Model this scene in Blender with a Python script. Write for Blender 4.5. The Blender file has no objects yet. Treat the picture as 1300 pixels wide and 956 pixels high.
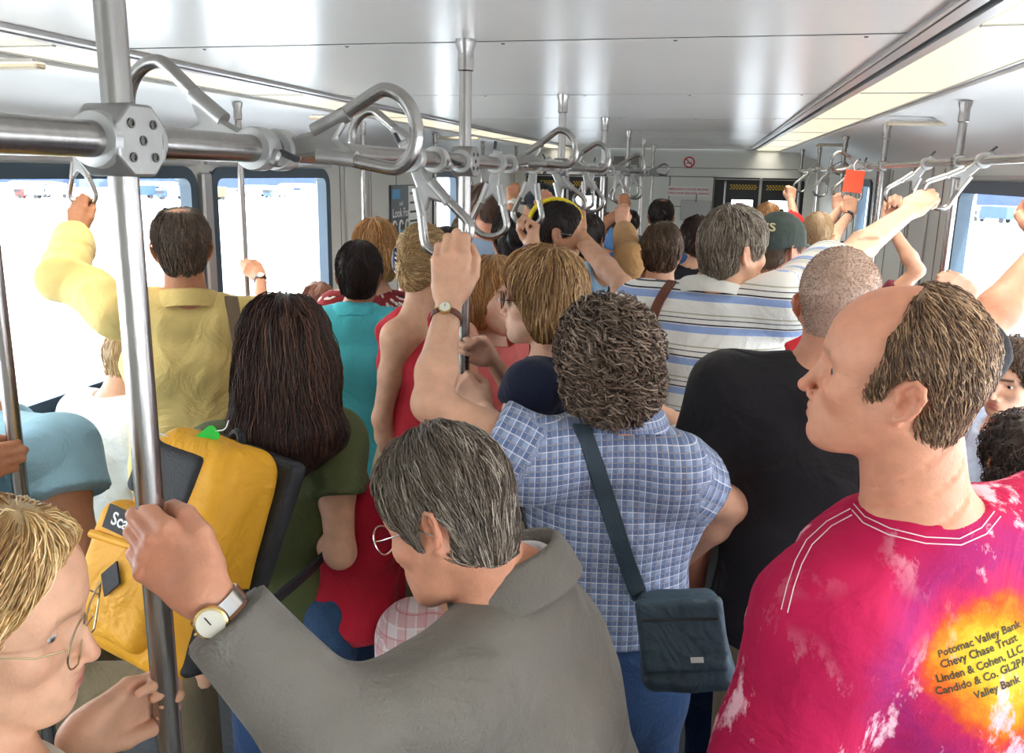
import bpy, math, random
import numpy as np
from mathutils import Vector, Matrix
from mathutils.bvhtree import BVHTree
random.seed(7); np.random.seed(7)
PI = math.pi
S = bpy.context.scene
COL = S.collection
# ------------------------------------------------------------------ camera, light, exposure
CAMZ, FPX = 1.88, 1008.0
YAW, PITCH, ROLL = math.radians(-13.56), math.radians(-12.01), math.radians(1.11)
_f = np.array([math.sin(YAW)*math.cos(PITCH), math.cos(YAW)*math.cos(PITCH), math.sin(PITCH)])
_r = np.cross(_f, [0, 0, 1]); _r /= np.linalg.norm(_r); _u = np.cross(_r, _f)
_r, _u = _r*math.cos(ROLL)+_u*math.sin(ROLL), -_r*math.sin(ROLL)+_u*math.cos(ROLL)
CM = np.array([_r, _u, _f]); CP = np.array([0, 0, CAMZ])
def at(px, py, d):
    """point seen at pixel px,py at depth d in front of the camera"""
    return CP + CM.T @ np.array([(px-650)/FPX*d, -(py-433.5)/FPX*d, d])
def on_plane(px, py, ax, val):
    r = CM.T @ np.array([(px-650)/FPX, -(py-433.5)/FPX, 1.0])
    return CP + r*(val-CP[ax])/r[ax]
cam = bpy.data.cameras.new('camera'); co = bpy.data.objects.new('camera', cam); COL.objects.link(co)
cam.sensor_width = 36; cam.lens = 36*FPX/1300; cam.shift_y = -44.5/1300; cam.clip_start = .05; cam.clip_end = 4000
co.matrix_world = Matrix([[_r[0], _u[0], -_f[0], 0], [_r[1], _u[1], -_f[1], 0], [_r[2], _u[2], -_f[2], CAMZ], [0, 0, 0, 1]])
S.camera = co
S.view_settings.view_transform = 'Standard'; S.view_settings.look = 'None'
S.view_settings.exposure = 1.9; S.view_settings.gamma = 1; S.view_settings.use_curve_mapping = False
S.cycles.max_bounces = 8; S.cycles.diffuse_bounces = 5; S.cycles.glossy_bounces = 4; S.cycles.transparent_max_bounces = 16
S.cycles.sample_clamp_indirect = 8; S.cycles.caustics_reflective = False; S.cycles.caustics_refractive = False
W = bpy.data.worlds.new('sky'); S.world = W; W.use_nodes = True
_n = W.node_tree.nodes; _bg = _n['Background']
_tc = _n.new('ShaderNodeTexCoord'); _sp = _n.new('ShaderNodeSeparateXYZ'); _cr = _n.new('ShaderNodeValToRGB')
W.node_tree.links.new(_tc.outputs['Generated'], _sp.inputs[0]); W.node_tree.links.new(_sp.outputs[2], _cr.inputs[0])
_cr.color_ramp.elements[0].color = (1.0, .985, .97, 1); _cr.color_ramp.elements[1].color = (.55, .72, 1, 1); _cr.color_ramp.elements[1].position = .8
W.node_tree.links.new(_cr.outputs[0], _bg.inputs[0]); _bg.inputs[1].default_value = 2.45
sun = bpy.data.lights.new('sun', 'SUN'); so = bpy.data.objects.new('sun', sun); COL.objects.link(so)
sun.energy = 6; sun.angle = math.radians(2); sun.color = (1, .97, .92); so.rotation_euler = (math.radians(22), math.radians(10), 0)
# ------------------------------------------------------------------ materials
MATS = {}
def nn(t, kind, **kw):
    n = t.nodes.new(kind)
    for k, v in kw.items():
        if k in ('operation', 'blend_type', 'data_type', 'wave_type', 'bands_direction', 'attribute_name', 'feature', 'noise_dimensions', 'interpolation', 'clamp'): setattr(n, k, v)
        else: n.inputs[k].default_value = v
    return n
def mat(name, col, rough=.6, metal=0, spec=.5, noise=0, nscale=30, bump=0, bscale=120, sss=0, sheen=0, folds=0, emit=None, estr=0, stretch=None):
    """principled material with a little procedural colour mottle and bump"""
    if name in MATS: return MATS[name]
    m = bpy.data.materials.new(name); m.use_nodes = True; t = m.node_tree; b = t.nodes['Principled BSDF']; L = t.links.new
    b.inputs['Roughness'].default_value = rough; b.inputs['Metallic'].default_value = metal
    b.inputs['Specular IOR Level'].default_value = spec; b.inputs['Base Color'].default_value = (*col, 1)
    tc = t.nodes.new('ShaderNodeTexCoord'); mp = t.nodes.new('ShaderNodeMapping'); L(tc.outputs['Object'], mp.inputs[0])
    if stretch: mp.inputs['Scale'].default_value = stretch
    if noise:
        n = nn(t, 'ShaderNodeTexNoise', Scale=nscale, Detail=4.0); L(mp.outputs[0], n.inputs['Vector'])
        mr = nn(t, 'ShaderNodeMapRange'); mr.inputs[1].default_value = .3; mr.inputs[2].default_value = .7
        mr.inputs[3].default_value = 1-noise; mr.inputs[4].default_value = 1+noise*.6; L(n.outputs[0], mr.inputs[0])
        mx = nn(t, 'ShaderNodeVectorMath', operation='SCALE'); mx.inputs[0].default_value = col; L(mr.outputs[0], mx.inputs['Scale'])
        L(mx.outputs[0], b.inputs['Base Color'])
    if bump:
        n2 = nn(t, 'ShaderNodeTexNoise', Scale=bscale, Detail=3.0); L(mp.outputs[0], n2.inputs['Vector'])
        bp = nn(t, 'ShaderNodeBump', Strength=bump, Distance=.01); L(n2.outputs[0], bp.inputs['Height']); L(bp.outputs[0], b.inputs['Normal'])
    if sss:
        b.inputs['Subsurface Weight'].default_value = sss; b.inputs['Subsurface Radius'].default_value = (1, .35, .2); b.inputs['Subsurface Scale'].default_value = .012
    if sheen: b.inputs['Sheen Weight'].default_value = sheen; b.inputs['Sheen Roughness'].default_value = .4
    if emit: b.inputs['Emission Color'].default_value = (*emit, 1); b.inputs['Emission Strength'].default_value = estr
    if folds:
        n3 = nn(t, 'ShaderNodeTexNoise', Scale=8.0, Detail=3.0, Distortion=1.2); L(mp.outputs[0], n3.inputs['Vector'])
        b3 = nn(t, 'ShaderNodeBump', Strength=folds, Distance=.035); L(n3.outputs[0], b3.inputs['Height'])
        if bump: L(b3.outputs[0], bp.inputs['Normal'])
        else: L(b3.outputs[0], b.inputs['Normal'])
    MATS[name] = m; return m
def srgb(r, g, b):
    f = lambda c: (c/255)/12.92 if c/255 < .04045 else (((c/255)+.055)/1.055)**2.4
    return (f(r), f(g), f(b))
steel = mat('brushed_steel', (.38, .355, .335), .27, 1, noise=.10, nscale=14, bump=.05, bscale=60, stretch=(6, 6, .6))
cast = mat('cast_aluminium', (.38, .365, .345), .42, .85, noise=.12, nscale=25, bump=.05, bscale=300)
castw = mat('satin_collar_metal', (.47, .46, .44), .38, .6, noise=.06, nscale=12)
blackp = mat('black_plastic', (.02, .02, .022), .4)
darkm = mat('dark_screw', (.12, .11, .10), .4, .8)
ceilm = mat('ceiling_panel_paint', srgb(220, 217, 211), .26, 0, .55, noise=.015, nscale=3)
ceils = mat('side_ceiling_paint', srgb(226, 227, 226), .5, noise=.015, nscale=3)
wallm = mat('wall_laminate', srgb(214, 214, 208), .45, noise=.02, nscale=4)
endm = mat('end_wall_laminate', srgb(222, 222, 216), .45, noise=.02, nscale=4)
trimm = mat('aluminium_trim', (.50, .49, .48), .35, .7)
seam = mat('seam_gap', (.03, .03, .03), 1.0, spec=0)
framem = mat('window_frame_paint', srgb(58, 76, 90), .45, noise=.05, nscale=5)
floorm = mat('floor_rubber', (.07, .075, .08), .6, noise=.3, nscale=60, bump=.2)
diff = mat('light_diffuser', (.12, .11, .08), .5, emit=(1, .90, .66), estr=.265, noise=.02, nscale=8)
tealv = mat('teal_seat_vinyl', srgb(52, 74, 86), .45, noise=.12, nscale=12, bump=.15, bscale=40)
# ------------------------------------------------------------------ mesh helpers
def finish(name, V, F, m, parent=None, origin=(0, 0, 0), smooth=False, attrs=None, sharp=None):
    me = bpy.data.meshes.new(name); V = np.asarray(V, float)-np.asarray(origin, float)
    if isinstance(F, np.ndarray):
        k = F.shape[1]
        me.vertices.add(len(V)); me.vertices.foreach_set('co', V.astype(np.float32).ravel())
        me.loops.add(F.size); me.loops.foreach_set('vertex_index', F.astype(np.int32).ravel())
        me.polygons.add(len(F)); me.polygons.foreach_set('loop_start', np.arange(0, F.size, k, dtype=np.int32))
        me.update(calc_edges=True); me.validate()
    else: me.from_pydata([tuple(v) for v in V], [], F)
    if smooth: me.polygons.foreach_set('use_smooth', [True]*len(me.polygons))
    for ms in (m if isinstance(m, (list, tuple)) else [m]): me.materials.append(ms)
    if attrs:
        for k, (typ, arr) in attrs.items():
            a = me.attributes.new(k, typ, 'POINT'); a.data.foreach_set({'FLOAT': 'value', 'FLOAT_VECTOR': 'vector', 'FLOAT_COLOR': 'color'}[typ], np.asarray(arr, np.float32).ravel())
    if smooth and sharp: me.set_sharp_from_angle(angle=math.radians(sharp))
    me.update(); o = bpy.data.objects.new(name, me); COL.objects.link(o)
    if parent is not None: o.parent = parent
    return o
def basis(d):
    d = np.asarray(d, float); d = d/np.linalg.norm(d); a = np.array([0, 0, 1.]) if abs(d[2]) < .9 else np.array([1., 0, 0])
    x = np.cross(a, d); x /= np.linalg.norm(x); return x, np.cross(d, x), d
class MB:
    def __init__(s): s.V = []; s.F = []; s.n = 0; s.MI = []; s.mi = 0
    def add(s, V, F):
        s.V += [tuple(v) for v in V]; s.F += [tuple(i+s.n for i in f) for f in F]; s.n += len(V); s.MI += [s.mi]*len(F); return s
    def box(s, c, sz, R=None, bev=0):
        c = np.array(c, float); h = np.array(sz, float)/2
        if bev:
            b = min(bev, min(h)*.9); pts = []
            for sx in (-1, 1):
                for sy in (-1, 1):
                    for sz_ in (-1, 1):
                        sg = np.array([sx, sy, sz_])
                        for ax in range(3):
                            p = h-b; p = p.copy(); p[ax] = h[ax]; pts.append(p*sg)
            import bmesh
            bm = bmesh.new(); [bm.verts.new(p) for p in pts]; r = bmesh.ops.convex_hull(bm, input=bm.verts)
            bm.verts.ensure_lookup_table(); bm.verts.index_update(); V = [np.array(v.co) for v in bm.verts]; F = [[v.index for v in f.verts] for f in bm.faces]; bm.free()
        else:
            V = [np.array([x, y, z])*h for x in (-1, 1) for y in (-1, 1) for z in (-1, 1)]
            F = [(0, 1, 3, 2), (4, 6, 7, 5), (0, 4, 5, 1), (2, 3, 7, 6), (0, 2, 6, 4), (1, 5, 7, 3)]
        if R is not None: V = [R @ v for v in V]
        return s.add([v+c for v in V], F)
    def tube(s, pts, r, n=12, caps=True, closed=False, up=None):
        pts = [np.array(p, float) for p in pts]; m = len(pts); rr = [r]*m if np.isscalar(r) else list(r)
        T = []
        for i in range(m):
            a = pts[(i-1) % m] if (closed or i > 0) else pts[i]; b = pts[(i+1) % m] if (closed or i < m-1) else pts[i]
            t = b-a; T.append(t/(np.linalg.norm(t)+1e-12))
        x = basis(T[0])[0]; V = []
        for i in range(m):
            x = x-T[i]*np.dot(x, T[i]); x /= np.linalg.norm(x); y = np.cross(T[i], x)
            for k in range(n):
                a = 2*PI*k/n; V.append(pts[i]+rr[i]*(math.cos(a)*x+math.sin(a)*y))
        F = []
        for i in range(m if closed else m-1):
            j = (i+1) % m
            for k in range(n): F.append((i*n+k, i*n+(k+1) % n, j*n+(k+1) % n, j*n+k))
        if caps and not closed: F += [tuple(range(n-1, -1, -1)), tuple((m-1)*n+k for k in range(n))]
        return s.add(V, F)
    def cyl(s, a, b, r, n=20, r2=None): return s.tube([a, b], [r, r if r2 is None else r2], n)
    def lathe(s, base, axis, prof, n=24):
        x, y, d = basis(axis); base = np.array(base, float)
        V = [base+d*h+r*(math.cos(2*PI*k/n)*x+math.sin(2*PI*k/n)*y) for (r, h) in prof for k in range(n)]
        F = [(i*n+k, i*n+(k+1) % n, (i+1)*n+(k+1) % n, (i+1)*n+k) for i in range(len(prof)-1) for k in range(n)]
        F += [tuple(range(n-1, -1, -1)), tuple((len(prof)-1)*n+k for k in range(n))]
        return s.add(V, F)
    def prism(s, poly, o, ex, ey, dep):
        """polygon (2d) in the plane o,ex,ey, extruded by vector dep"""
        o, ex, ey, dep = [np.array(v, float) for v in (o, ex, ey, dep)]; n = len(poly)
        V = [o+ex*p[0]+ey*p[1] for p in poly]+[o+ex*p[0]+ey*p[1]+dep for p in poly]
        F = [tuple(range(n-1, -1, -1)), tuple(range(n, 2*n))]+[(k, (k+1) % n, n+(k+1) % n, n+k) for k in range(n)]
        return s.add(V, F)
    def ball(s, c, r, n=12):
        c = np.array(c, float); r = np.array(r if hasattr(r, '__len__') else [r]*3, float); V = []; m = n//2+1
        for i in range(m):
            t = PI*i/(m-1)
            for k in range(n): V.append(c+r*np.array([math.sin(t)*math.cos(2*PI*k/n), math.sin(t)*math.sin(2*PI*k/n), math.cos(t)]))
        return s.add(V, [(i*n+k, (i+1)*n+k, (i+1)*n+(k+1) % n, i*n+(k+1) % n) for i in range(m-1) for k in range(n)])
    def build(s, name, m, parent=None, origin=(0, 0, 0), smooth=None, sharp=40):
        o = finish(name, s.V, s.F, m, parent, origin, smooth=True if smooth is None else smooth, sharp=sharp)
        if isinstance(m, (list, tuple)): o.data.polygons.foreach_set('material_index', s.MI)
        return o
def empty(name, loc=(0, 0, 0)):
    o = bpy.data.objects.new(name, None); o.location = loc; COL.objects.link(o); return o
def tag(o, label, cat, group=None, kind=None):
    o['label'] = label; o['category'] = cat
    if group: o['group'] = group
    if kind: o['kind'] = kind
    return o
def struct(o): o['kind'] = 'structure'; return o
def copy_tree(o, parent=None):
    c = o.copy(); COL.objects.link(c)
    if parent is not None: c.parent = parent
    for ch in list(o.children): copy_tree(ch, c)
    return c
def rrect(w, h, r, n=5):
    P = []
    for cx, cy, a0 in ((w/2-r, h/2-r, 0), (-w/2+r, h/2-r, 90), (-w/2+r, -h/2+r, 180), (w/2-r, -h/2+r, 270)):
        for i in range(n+1): a = math.radians(a0+90*i/n); P.append((cx+r*math.cos(a), cy+r*math.sin(a)))
    return P
def text_mesh(txt, size, font_sp=1.0, bold=0.0):
    cu = bpy.data.curves.new('lettering', 'FONT'); cu.body = txt; cu.size = size; cu.align_x = 'CENTER'; cu.align_y = 'CENTER'; cu.offset = bold
    cu.resolution_u = 3; cu.space_character = font_sp; o = bpy.data.objects.new('lettering', cu); COL.objects.link(o)
    dg = bpy.context.evaluated_depsgraph_get(); me = bpy.data.meshes.new_from_object(o.evaluated_get(dg)); bpy.data.objects.remove(o); bpy.data.curves.remove(cu)
    V = np.array([v.co[:] for v in me.vertices]).reshape(-1, 3); F = [tuple(p.vertices) for p in me.polygons]; bpy.data.meshes.remove(me); return V, F
# ------------------------------------------------------------------ the vehicle's shell
XC, XL, XR, Y0, Y1 = -.628, -2.56, 1.296, -2.6, 10.4
ZC, ZO, SILL, HEAD = 2.208, 2.176, .90, 1.856
b = MB().box(((XL+XR)/2, (Y0+Y1)/2, -.04), (XR-XL+.2, Y1-Y0+.2, .08)); struct(b.build('floor', floorm, smooth=False))
b = MB()                                            # centre ceiling: panels 1.75 m long separated by dark joints
ys = [2.08+1.40*k for k in range(-3, 6)]; ye = [Y0]+ys+[Y1]
for a, c in zip(ye[:-1], ye[1:]):
    if c-a > .02: b.box((XC, (a+c)/2, ZC+.02), (2.08, c-a-.020, .04))
struct(b.build('ceiling', ceilm, smooth=False))
b = MB()
for y in ys:
    b.box((XC, y, ZC+.0115), (2.08, .0198, .02))
struct(b.build('trim_1', seam, smooth=False))
b = MB()
for y in ys:
    for k in range(5): b.lathe((XC-.88+.44*k+.08, y+.03, ZC-.001), (0, 0, -1), [(.006, 0), (.004, .002)], 8)
o = b.build('ceiling_screws', darkm); o.name = 'trim_2'; struct(o)
b = MB()                                            # side ceilings slope down to a rounded cove at the wall
for sg, xw in ((-1, XL), (1, XR)):
    xa = XC+sg*1.43; pr = [(xa, ZO+.008), (xa+sg*.20, ZO), (xw-sg*.20, ZO-.05), (xw-sg*.08, ZO-.09), (xw-sg*.025, ZO-.16), (xw, ZO-.22), (xw+sg*.06, ZO-.22), (xw+sg*.06, ZO+.1), (xa, ZO+.1)]
    b.prism([(p[0], p[1]) for p in pr], (0, Y0, 0), (1, 0, 0), (0, 0, 1), (0, Y1-Y0, 0))
o = b.build('trim_3', ceils, sharp=50); struct(o)
# light troughs
for sg in (-1, 1):
    t = MB(); x0 = XC+sg*1.04
    for xo, w, z, h in ((.005, .010, ZC-.008, .024), (.040, .034, ZC-.003, .016), (.094, .032, ZC-.005, .018), (.378, .018, ZC-.008, .024)):
        t.box((x0+sg*xo, (Y0+Y1)/2, z+h/2-.004), (w, Y1-Y0, h))
    o = t.build('trim_4' if sg < 0 else 'trim_5', trimm, smooth=False); struct(o)
    t = MB(); t.box((x0+sg*.20, (Y0+Y1)/2, ZC+.03), (.4, Y1-Y0, .02))
    o = t.build('trim_6' if sg < 0 else 'trim_7', seam, smooth=False); struct(o)
    yy = [1.94+1.40*k for k in range(-3, 6)]; yy = [Y0]+yy+[Y1]
    for i, (a, c) in enumerate(zip(yy[:-1], yy[1:])):
        if c-a < .1: continue
        e = empty('ceiling_light', (x0+sg*.24, (a+c)/2, ZC-.004))
        p = MB().box((0, 0, 0), (.252, c-a-.013, .010)).build('diffuser', diff, e, smooth=False)
        for k in (-1, 1): MB().box((0, k*((c-a)/2-.004), -.002), (.252, .008, .013)).build('end_strip', trimm, e, smooth=False)
        ld = bpy.data.lights.new('panel_lamp', 'AREA'); ld.shape = 'RECTANGLE'; ld.size = .24; ld.size_y = c-a-.03; ld.energy = 1.4*(c-a)/1.4; ld.color = (1, .95, .86); ld.spread = math.radians(112)
        lo = bpy.data.objects.new('panel_lamp', ld); lo.location = (0, 0, -.012); lo.parent = e; COL.objects.link(lo)
        side = 'poster side' if sg < 0 else 'orange tag side'; nth = ['end', 'second', 'third', 'fourth', 'fifth', 'sixth', 'seventh', 'eighth', 'ninth', 'tenth', 'eleventh'][len(yy)-2-i]
        tag(e, 'warm white light panel, %s from the front wall in the %s trough' % (nth, side), 'ceiling light', 'fluorescent ceiling panels')
# walls with window openings
def wall(name, x, sg, wins):
    b = MB(); th = .08; xc = x+sg*th/2
    b.box((xc, (Y0+Y1)/2, SILL/2), (th, Y1-Y0, SILL)); b.box((xc, (Y0+Y1)/2, (HEAD+ZC)/2), (th, Y1-Y0, ZC-HEAD))
    y = Y0
    for a, c in wins+[(Y1, Y1)]:
        if a-y > .01: b.box((xc, (y+a)/2, (SILL+HEAD)/2), (th, a-y, HEAD-SILL))
        y = c
    struct(b.build(name, wallm, smooth=False))
winL = [(-2.1, -.7), (-.6, .76), (.84, 2.20), (2.28, 3.62), (3.76, 5.10), (7.28, 8.0)]
winR = [(-2.1, -.7), (-.6, .76), (.84, 1.84), (1.94, 3.26), (3.34, 4.74), (7.16, 7.68)]
wall('wall_left', XL, -1, winL); wall('wall_right', XR, 1, winR)
gl = bpy.data.materials.new('window_glass'); gl.use_nodes = True; t = gl.node_tree; t.nodes.remove(t.nodes['Principled BSDF'])
tr = nn(t, 'ShaderNodeBsdfTransparent'); tr.inputs[0].default_value = (.95, .97, .975, 1); gs = nn(t, 'ShaderNodeBsdfGlossy', Roughness=.02)
mx = nn(t, 'ShaderNodeMixShader'); mx.inputs[0].default_value = .045; t.links.new(tr.outputs[0], mx.inputs[1]); t.links.new(gs.outputs[0], mx.inputs[2])
t.links.new(mx.outputs[0], t.nodes['Material Output'].inputs[0])
def ring(b, x, ya, yb, za, zb, w, r, d0, d1):
    yc, zc = (ya+yb)/2, (za+zb)/2; A = rrect(yb-ya, zb-za, r+w); B = rrect(yb-ya-2*w, zb-za-2*w, r); n = len(A)
    V = [(x+d, yc+p[0], zc+p[1]) for d in (d0, d1) for P in (A, B) for p in P]; F = []
    for k in range(n):
        j = (k+1) % n; F += [(k, j, n+j, n+k), (2*n+k, 3*n+k, 3*n+j, 2*n+j), (k, 2*n+k, 2*n+j, j), (n+k, n+j, 3*n+j, 3*n+k)]
    b.add(V, F)
    for (sy, sz) in ((0, 0), (1, 0), (1, 1), (0, 1)):      # fill the square corners outside the rounding
        pass
k = 0
for x, sg, wins in ((XL, -1, winL), (XR, 1, winR)):
    for a, c in wins:
        k += 1; b = MB(); ring(b, x, a-.016, c+.016, SILL-.016, HEAD+.024, .060, .05, -sg*.016, sg*.05)
        w = struct(b.build('window_%d' % k, framem, sharp=30))
        g = MB().box((x+sg*.035, (a+c)/2, (SILL+HEAD)/2), (.006, c-a-.02, HEAD-SILL-.02)); o = g.build('glass_pane', gl, w, smooth=False)
        if c-a > 1.2:
            g = MB(); ym = a+.02
            g.box((x-sg*.010, (a+c)/2, HEAD+.044), (.024, c-a+.08, .018)); g.build('header_strip', trimm, w, smooth=False)
# pillar covers between windows, panel joints on the walls
b = MB(); b.box((XL+.02, 3.69, 1.42), (.04, .08, .86), bev=.01); b.box((XR-.02, 3.30, 1.42), (.04, .06, .86), bev=.01); b.box((XL+.02, 2.24, 1.42), (.04, .06, .86), bev=.01)
struct(b.build('trim_8', trimm, smooth=False))
b = MB()
for x, sg, yl in ((XL, 1, (5.30, 5.84, 6.36, 7.0, 8.24, 8.96)), (XR, -1, (5.08, 5.88, 6.44, 7.0, 7.88, 8.72))):
    for y in yl: b.box((x+sg*.002, y, 1.0), (.005, .008, 1.9))
struct(b.build('trim_9', mat('joint_grey', (.30, .30, .29), .6), smooth=False))
b = MB()
for y in (5.50, 8.3):
    for x in (XR-.02,): 
        P = rrect(.46, 1.2, .09); b.tube([(x, y+p[0], 1.40+p[1]) for p in P], .008, 6, closed=True)
for y in (5.57,): b.tube([(XL+.016, y+p[0], 1.40+p[1]) for p in rrect(.42, 1.2, .05)], .007, 6, closed=True)
struct(b.build('trim_10', trimm))
# end walls
b = MB(); b.box((XC, Y0-.04, ZC/2), (XR-XL+.2, .08, ZC+.1)); struct(b.build('wall_back', endm, smooth=False))
DL, DR = (-2.37, -1.30), (.05, 1.12); DT = 1.872
b = MB()
def wb(x0, x1, z0, z1): b.box(((x0+x1)/2, Y1+.04, (z0+z1)/2), (x1-x0, .08, z1-z0))
wb(XL-.1, DL[0], 0, DT); wb(DL[1], DR[0], 0, DT); wb(DR[1], XR+.1, 0, DT); wb(XL-.1, XR+.1, DT, ZC+.1)
struct(b.build('wall_front', endm, smooth=False))
darkp = mat('cab_black_paint', srgb(38, 40, 44), .35, noise=.1, nscale=6)
yel = mat('hazard_yellow', srgb(214, 176, 50), .5)
for n, (x0, x1) in enumerate((DL, DR)):           # driver's cab doors: dark recess with a windowed door leaf
    b = MB(); b.box(((x0+x1)/2, Y1+.55, DT/2), (x1-x0, .05, DT)); b.box((x0-.02, Y1+.28, DT/2), (.04, .56, DT)); b.box((x1+.02, Y1+.28, DT/2), (.04, .56, DT)); b.box(((x0+x1)/2, Y1+.28, DT+.02), (x1-x0, .56, .04))
    b = MB(); xm = (x0+x1)/2
    wz0, wz1 = 1.20, 1.60
    for (a, c) in ((x0, x0+.22), (x0+.48, xm+.13), (xm+.40, x1)): b.box(((a+c)/2, Y1+.10, DT/2), (c-a, .04, DT))
    for (a, c) in ((x0+.22, x0+.48), (xm+.13, xm+.40)): b.box(((a+c)/2, Y1+.10, wz0/2), (c-a, .04, wz0)); b.box(((a+c)/2, Y1+.10, (wz1+DT)/2), (c-a, .04, DT-wz1))
    d = struct(b.build('door_%d' % (n+1), darkp, smooth=False))
    g = MB()
    for (a, c) in ((x0+.22, x0+.48), (xm+.13, xm+.40)): g.box(((a+c)/2, Y1+.10, (wz0+wz1)/2), (c-a, .01, wz1-wz0))
    g.build('glass_pane', gl, d, smooth=False)
    g = MB(); g.box((xm, Y1+.076, 1.85), (x1-x0, .008, .012)); g.box((xm+.02, Y1+.07, DT/2), (.03, .02, DT)); g.tube([(x0+.13, Y1+.03, .6), (x0+.13, Y1+.03, 1.80), (x0+.13, Y1+.08, 1.82)], .012, 8)
    g.build('door_rail', trimm, d, smooth=False)
    g = MB()
    for a in (x0+.24, xm+.14):
        for r in range(3):
            for q in range(9): g.box((a-.04+.036*q+(r % 2)*.016, Y1+.077, 1.735+r*.022), (.021, .004, .013))
    g.build('warning_chevrons', yel, d, smooth=False)
b = MB()                                            # joints and frames of the front wall
for x in (-1.29, -.50, .04): b.box((x, Y1-.003, .94), (.012, .008, 1.86))
b.box((XC, Y1-.003, 1.872), (1.36, .008, .010))
b.box((-.23, Y1-.003, 1.50), (.52, .006, .008)); b.box((-.23, Y1-.003, 1.16), (.52, .006, .008)); b.box((XC, Y1-.003, 1.98), (XR-XL, .006, .006))
struct(b.build('trim_11', mat('joint_dark', (.10, .10, .10), .5), smooth=False))
red = mat('sign_red', srgb(196, 40, 40), .5); wht = mat('sign_white', (.82, .82, .80), .5); blk = mat('sign_black', (.03, .03, .035), .5)
def flat(name, polys, m, parent): return MB_flat(name, polys, m, parent)
def text_part(name, txt, size, m, parent, pos, ex, ez, bold=0, sp=1.0):
    V, F = text_mesh(txt, size, sp, bold); ex, ez = np.array(ex, float), np.array(ez, float)
    P = np.array(pos)+V[:, :1]*ex+V[:, 1:2]*ez; return finish(name, P, F, m, parent)
# no smoking sign
e = empty('no_smoking_sign', on_plane(875, 206, 1, Y1-.006)); R_ = .066
MB().lathe((0, 0, 0), (0, -1, 0), [(R_, 0), (R_, .003)], 32).build('backing', wht, e)
b = MB().tube([(R_*.92*math.cos(a), -.005, R_*.92*math.sin(a)) for a in np.linspace(0, 2*PI, 32, endpoint=False)], .009, 6, closed=True)
b.box((0, -.006, 0), (.12, .004, .013), R=np.array(Matrix.Rotation(math.radians(45), 3, 'Y'))); b.build('prohibition_ring', red, e)
b = MB().box((.0, -.004, -.010), (.068, .004, .011)); b.tube([(.024, -.004, .0), (.034, -.004, .012), (.024, -.004, .024)], .003, 5); b.build('cigarette', blk, e)
tag(e, 'round red and white no smoking sign above the centre panel of the front wall', 'sign')
# emergency notice and steel plate
e = empty('emergency_notice', on_plane(874, 243, 1, Y1-.006))
MB().box((0, 0, 0), (.50, .006, .12)).build('notice_board', wht, e, smooth=False)
text_part('lettering', 'EMERGENCY DOOR RELEASE', .038, red, e, (0, -.006, .025), (1, 0, 0), (0, 0, 1), .0006)
text_part('lettering', 'OPEN DOOR AND PULL HANDLE', .034, red, e, (0, -.006, -.025), (1, 0, 0), (0, 0, 1), .0006)
tag(e, 'white notice with two lines of small red capitals under the no smoking sign', 'sign')
e = empty('steel_cover_plate', on_plane(883, 267, 1, Y1-.01)); MB().box((0, 0, 0), (.37, .016, .25), bev=.006).build('plate', mat('plate_steel', (.42, .42, .41), .4, .6), e, smooth=False)
MB().box((-.0, -.012, .15), (.010, .012, .10)).build('latch', blk, e, smooth=False)
tag(e, 'small grey steel cover plate below the red lettered notice', 'access plate')
# small speaker grille plates high on the front wall
for px, nm in ((786, 'wider grey louvre plate above the centre pole heads'), (806, 'narrow grey louvre plate beside the wider one')):
    e = empty('louvre_plate', on_plane(px, 204, 1, Y1-.01)); MB().box((0, 0, 0), (.14 if px < 800 else .10, .02, .11)).build('plate', mat('louvre_grey', (.30, .28, .25), .5), e, smooth=False); tag(e, nm, 'vent')
# wall poster
e = empty('information_poster', on_plane(514, 272, 0, XL+.012)+np.array([0, 0, 0])); ez = (0, 0, 1); ex = (0, 1, 0)
MB().box((0, 0, 0), (.010, .64, .50)).build('board', mat('poster_charcoal', srgb(58, 64, 68), .4), e, smooth=False)
MB().box((.006, .19, .016), (.003, .24, .45)).build('white_column', wht, e, smooth=False)
for i in range(5): MB().box((.009, .19, .176-.08*i), (.002, .176, .018)).build('text_line', blk, e, smooth=False)
MB().box((.006, -.21, .176), (.003, .176, .08)).build('blue_emblem', mat('poster_blue', srgb(70, 150, 200), .5), e, smooth=False)
text_part('lettering', 'Look For', .104, wht, e, (.007, -.10, .016), ex, ez, .0016)
text_part('lettering', 'and', .056, wht, e, (.007, -.10, .096), ex, ez, .0008)
for i in range(3):
    b = MB().tube([(.008, -.25+.144*i+.048*math.cos(a), -.12+.072*math.sin(a)) for a in np.linspace(.6, 5.6, 20)], .009, 6); b.build('roundel', wht, e)
    MB().box((.007, -.25+.144*i, -.144), (.003, .072, .04)).build('roundel_fill', MATS['poster_blue'], e, smooth=False)
tag(e, 'dark poster reading Look For with three round symbols on the wall past the large windows', 'poster')
# ventilation grille on the right wall
e = empty('ventilation_grille', (XR-.012, 6.72, 1.80)); MB().box((.002, 0, 0), (.012, .34, .66)).build('backing', seam, e, smooth=False)
for i in range(20): MB().box((-.006, 0, -.31+.033*i), (.012, .29, .014)).build('slat', wallm, e, smooth=False)
b = MB(); ring(b, 0, -.18, .18, -.35, .35, .025, .01, -.02, .01); b.build('grille_frame', trimm, e)
tag(e, 'tall louvred air grille in the wall beyond the raised arms', 'vent')
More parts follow.
